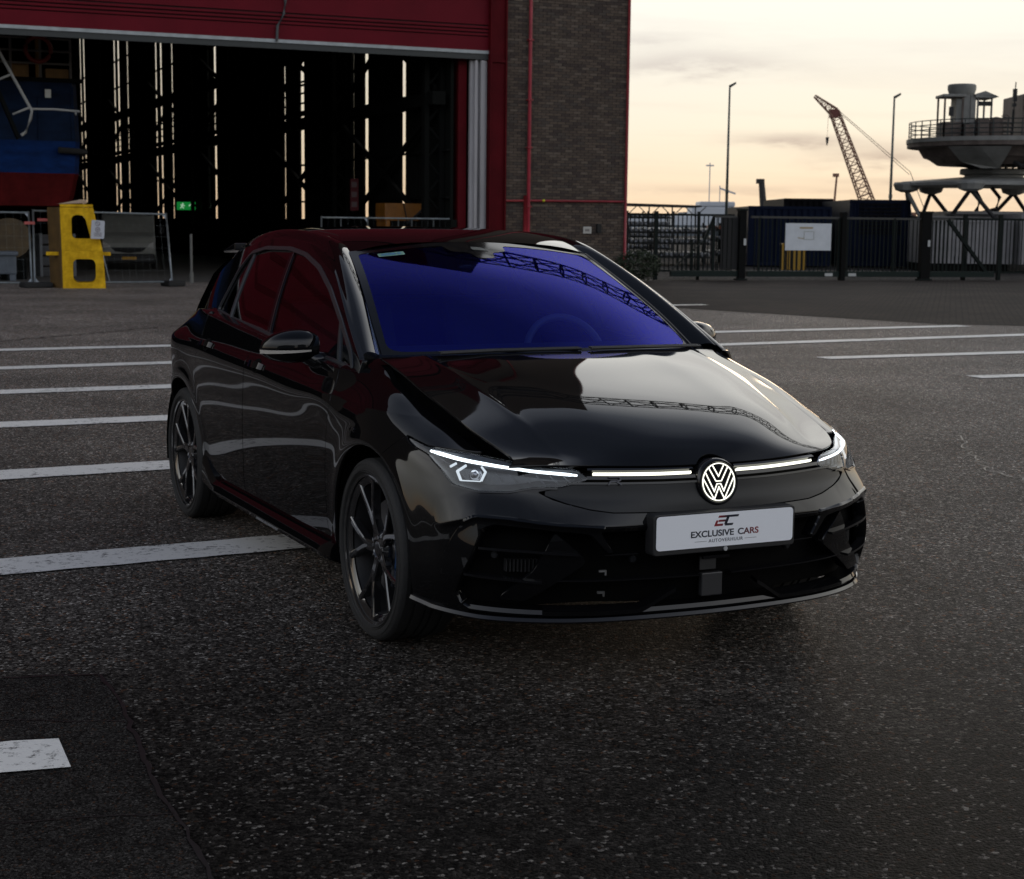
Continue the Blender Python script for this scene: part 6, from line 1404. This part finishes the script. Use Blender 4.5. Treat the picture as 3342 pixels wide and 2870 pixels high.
# interior
INT = pm('interior_dark', (.035, .035, .04), rough=.7); SEAT = pm('seat_fabric', (.05, .05, .055), rough=.8)
mb = MB(); mb.prism([(-.25, .90), (-.45, .965), (-.62, .985), (-.80, .975), (-.86, .90), (-.80, .60), (-.3, .60)], 'y', -.70, .70); mb.build('dashboard', INT, car, bevel=.02)
for sy in (.37, -.37):
    mb = MB(); mb.prism([(-1.45, .50), (-1.50, .58), (-1.62, .62), (-1.78, 1.10), (-1.72, 1.12), (-1.52, .70), (-1.0, .62), (-.98, .50)], 'y', sy-.24, sy+.24)
    st = mb.build('seat', SEAT, car, bevel=.03); mb = MB(); mb.prism([(-1.76, 1.13), (-1.83, 1.14), (-1.86, 1.30), (-1.78, 1.31)], 'y', sy-.12, sy+.12); mb.build('headrest', SEAT, st, bevel=.02)
mb = MB(); mb.prism([(-2.3, .5), (-2.45, 1.1), (-2.35, 1.1), (-2.2, .62), (-1.9, .60), (-1.9, .5)], 'y', -.62, .62); mb.build('rear_bench', SEAT, car, bevel=.03)
mb = MB(); cw = np.array((-.93, .37, .90)); ax = np.array((math.cos(rad(25)), 0, math.sin(rad(25)))); e1_ = np.array((0, 1., 0)); e2_ = np.cross(ax, e1_)
mb.tube([cw+.185*(e1_*math.cos(t)+e2_*math.sin(t)) for t in np.linspace(0, 2*math.pi, 37)[:-1]], .016, 8, closed=True)
for t in (0, math.pi, -math.pi/2): mb.bar(cw, cw+.18*(e1_*math.cos(t)-e2_*abs(math.sin(t))), .035, .02)
mb.build('steering_wheel', pm('wheel_leather', (.22, .22, .24), rough=.35), car, smooth=True)
mb = MB(); mb.box(-.99, -.95, -.12, .12, 1.23, 1.295); mb.build('rear_view_mirror', PBLK, car, bevel=.012)
mb = MB(); mb.box(-3.2, .45, -.70, .70, .20, .24); mb.build('underbody', VOID, car)
mb = MB(); mb.box(-3.05, -.9, -.72, .72, .30, .34); mb.box(-.5, -.45, -.7, .7, .25, .9); mb.box(-3.0, -2.45, -.68, .68, .34, .98); mb.build('cabin_floor', VOID, car)
for xx in (.012, -2.628):
    mb = MB(); mb.lathe([(.374, .45), (.380, .60), (.380, .868), (.376, .878)], 40, 'y', (xx, 0, .322), rad(-12), rad(192)); 
    Vv = np.array(mb.V); both('wheel_arch_liner', Vv, mb.F, VOID, True)
    mb = MB(); mb.box(xx-.42, xx+.42, -.5, .5, .2, .75) if xx < 0 else mb.box(xx-.40, xx+.40, -.45, .45, .22, .66); mb.build('engine_block' if xx > 0 else 'axle_housing', VOID, car)
# door handles
for xh, zh in ((-1.355, .860), (-2.165, .893)):
    V1 = []; F1 = []; n = 14
    for i in range(n):
        t = i/(n-1); x = xh+.095-.19*t; S_ = float(np.interp(-x, -AP[:, 80, 0], GS)); b = math.sin(math.pi*min(1, max(0, t*1.0)))**.5
        for dz, o_ in ((-.012, .004), (-.011, .022*b+.004), (.010, .024*b+.004), (.012, .004)): V1.append(onA(S_, zh+dz, o_)[0])
    for i in range(n-1):
        for j in range(4): F1.append([i*4+j, (i+1)*4+j, (i+1)*4+(j+1) % 4, i*4+(j+1) % 4])
    F1 += [[0, 1, 2, 3], [(n-1)*4+j for j in (3, 2, 1, 0)]]
    both('door_handle', V1, F1, PAINT, True, 45)
    V1 = [onA(float(np.interp(-(xh+.055*math.cos(a)), -AP[:, 80, 0], GS)), zh+.030*math.sin(a), .0012)[0] for a in np.linspace(0, 2*math.pi, 20)[:-1]]; both('handle_cup', V1, [list(range(19))], VOID)
# badge on fender
M = plane_on(1.70, .70, .001)
for sg in (1, -1):
    M = plane_on(sg*1.62, .735, .001); strokes('side_badge', [[(-.030, -.006), (-.022, .006), (.014, .006), (.022, .002), (.014, -.001), (-.012, -.001)], [(.004, -.001), (.024, -.008)]], .0035, .0015, CHR, car, M)
# fender vent trim / air curtain accent
# mirrors
for sg in (1, -1):
    n, m = 22, 16; V1 = []; F1 = []
    for i in range(n+1):
        t = i/n; y = .828+.207*t
        ry = math.sqrt(max(0, 1-((t-.40)/.60)**2)) if t > .40 else math.sqrt(max(0, 1-((t-.40)/.50)**2))
        for k4 in range(m):
            a = 2*math.pi*k4/m; ca, sa = math.cos(a), math.sin(a)
            sx_ = .080*(abs(ca)**.8)*np.sign(ca); 
            if ca < 0: sx_ *= .42
            sz = (.072 if sa > 0 else .060)*(abs(sa)**.75)*np.sign(sa)
            lean = -.065*t**1.6; zt = .988-.012*t
            V1.append((-.735+lean+sx_*max(ry, .02), sg*y, zt+sz*max(ry, .02)))
    for i in range(n):
        for k4 in range(m): F1.append([i*m+k4, (i+1)*m+k4, (i+1)*m+(k4+1) % m, i*m+(k4+1) % m][::sg])
    F1 += [list(range(m)), [n*m+k4 for k4 in range(m)]]
    mir = mesh_obj('side_mirror', V1, F1, PAINT, car, True)
    # indicator strip
    V2 = []; F2 = []
    for i in range(16):
        t = .20+.80*i/15; y = .828+.207*t; ry = math.sqrt(max(0.0, 1-((t-.40)/.60)**2)) if t > .4 else math.sqrt(max(0, 1-((t-.40)/.50)**2)); lean = -.065*t**1.6; zt = .988-.012*t
        hz = .0075*(.35+.65*t)
        for dz in (-hz, hz):
            zz2 = -.010+dz+.0; sa = zz2/.060/max(ry, .3); ca = math.sqrt(max(0, 1-min(1, abs(sa)**(1/.75))**2))
            V2.append((-.735+lean+(.080*ca**.8)*max(ry, .02)+.0035, sg*(y+.0), zt+zz2))
    for i in range(15): F2.append([i*2, i*2+2, i*2+3, i*2+1][::sg])
    o2 = mesh_obj('indicator_strip', V2, F2, pm('indicator_clear', (.45, .42, .38), rough=.25), mir, True)
    mb = MB(); mb.prism([(-.80, .845), (-.68, .845), (-.655, .80), (-.80, .80)], 'z', .925, .955)
    mb = MB(); mb.tube([(-.70, sg*.80, .928), (-.71, sg*.84, .935), (-.725, sg*.88, .955), (-.735, sg*.90, .975)], [.042, .036, .030, .026], 10); mb.build('mirror_arm', PBLK, mir, smooth=True)
# wheels
TY = [(.256, -.100), (.268, -.112), (.292, -.1175), (.308, -.115), (.318, -.106), (.3225, -.095)]
tread = []
for a, b in ((-.095, -.062), (-.050, -.018), (-.008, .008), (.018, .050), (.062, .095)):
    tread += [(.3225-.0004*(abs(a) > .09), a), (.3225, b), (.315, b+.002), (.315, b+.008)]
TYP = TY+tread[:-2]+[(.3225, .095), (.318, .106), (.308, .115), (.292, .1175), (.268, .112), (.256, .100)]
def make_wheel():
    wh = bpy.data.objects.new('wheel', None); COL.objects.link(wh); wh.parent = car
    mb = MB(); mb.lathe(TYP, 96, 'y'); mb.build('tyre', RUB, wh, sharp=35)
    mb = MB()
    for s_ in (.2745, .281, .303):     # raised sidewall rings
        mb.lathe([(s_-.0015, .1145), (s_, .1190), (s_+.0015, .1150)], 64, 'y')
    mb.build('sidewall_rings', RUB, wh, smooth=True)
    mb = MB(); mb.lathe([(.258, .108), (.2655, .1105), (.2665, .1070), (.259, .1010), (.247, .099), (.233, .090)], 80, 'y'); rimo = mb.build('rim', RIM, wh, sharp=40); mb = MB(); mb.lathe([(.2315, .085), (.2235, .05), (.2215, -.02), (.230, -.09), (.252, -.108)], 60, 'y'); mb.build('barrel', MATTE, rimo, smooth=True)
    def spoke(pts, y0s):    # pts: centreline (x,z,w); builds a bevelled blade
        V = []; F = []
        for (x, z, w_), y_ in zip(pts, y0s):
            V.append((x, z, w_, y_))
        out_ = []
        for i, (x, z, w_, y_) in enumerate(V):
            a = V[max(i-1, 0)]; b = V[min(i+1, len(V)-1)]; d = np.array((b[0]-a[0], b[1]-a[1])); d /= np.linalg.norm(d); nn = np.array((-d[1], d[0]))
            for s_, yy in ((-.5, y_-.030), (-.5, y_-.004), (-.30, y_), (.30, y_), (.5, y_-.004), (.5, y_-.030)):
                q = np.array((x, z))+nn*s_*w_; out_.append((q[0], yy, q[1]))
        for i in range(len(V)-1):
            for j in range(5): F.append([i*6+j, (i+1)*6+j, (i+1)*6+j+1, i*6+j+1])
        return out_, F
    for k5 in range(5):
        a0 = 2*math.pi*k5/5+rad(18); mb = MB()
        def pol(r, a): return (r*math.sin(a0+a), r*math.cos(a0+a))
        mb.add(*spoke([(*pol(.030, 0), .046), (*pol(.065, 0), .040), (*pol(.100, 0), .038)], [.082, .086, .090]))
        for sg in (-1, 1):
            mb.add(*spoke([(*pol(.088, 0), .024), (*pol(.125, sg*rad(5.5)), .021), (*pol(.18, sg*rad(11.5)), .020), (*pol(.247, sg*rad(16)), .026)], [.089, .092, .096, .100]))
        mb.build('spoke', RIM, rimo)
    mb = MB(); mb.lathe([(0, .084), (.026, .084), (.030, .080), (.034, .086), (.052, .082), (.066, .066), (.07, .03)], 40, 'y')
    for k5 in range(5): a = 2*math.pi*k5/5+rad(54); mb.lathe([(0, .086), (.007, .086), (.009, .078)], 8, 'y', (.046*math.sin(a), 0, .046*math.cos(a)))
    mb.build('hub_cap', RIM, rimo, sharp=30)
    mb = MB(); mb.lathe([(.085, .034), (.172, .034), (.172, .012), (.085, .012)], 60, 'y'); mb.lathe([(0, .05), (.08, .05), (.085, .034)], 40, 'y'); dsk = mb.build('brake_disc', STEEL, wh, sharp=30)
    mb = MB(); mb.lathe([(.105, .055), (.178, .055), (.186, .045), (.186, .0), (.105, .0), (.105, .055)], 16, 'y', a0=rad(150), a1=rad(215)); mb.build('brake_caliper', pm('caliper_blue', (.02, .05, .12), rough=.3), wh, sharp=30)
    mb = MB(); mb.lathe([(.0, -.03), (.21, -.03)], 40, 'y'); mb.build('wheel_back', VOID, wh)
    return wh
w0 = make_wheel()
def place_wheel(wh, x, sg):
    wh.location = (x, sg*.768, .3225)
    if sg < 0: wh.rotation_euler = (0, 0, math.pi)
for i, (x, sg) in enumerate(((0, -1), (0, 1), (-2.628, -1), (-2.628, 1))):
    wh = w0 if i == 0 else copy_tree(w0, car)
    place_wheel(wh, x, sg)
    if x < -1: wh.rotation_euler = (0, rad(-11)*(1 if sg > 0 else 1), math.pi if sg < 0 else 0)
# antenna fin on the roof
mb = MB(); mb.prism([(-2.78, 1.385), (-2.95, 1.362), (-2.93, 1.415)], 'y', -.012, .012); mb.build('antenna_fin', PAINT, car, bevel=.006)
for o in list(bpy.data.objects):
    if o.type == 'MESH' and len(o.data.polygons) == 0: bpy.data.objects.remove(o)
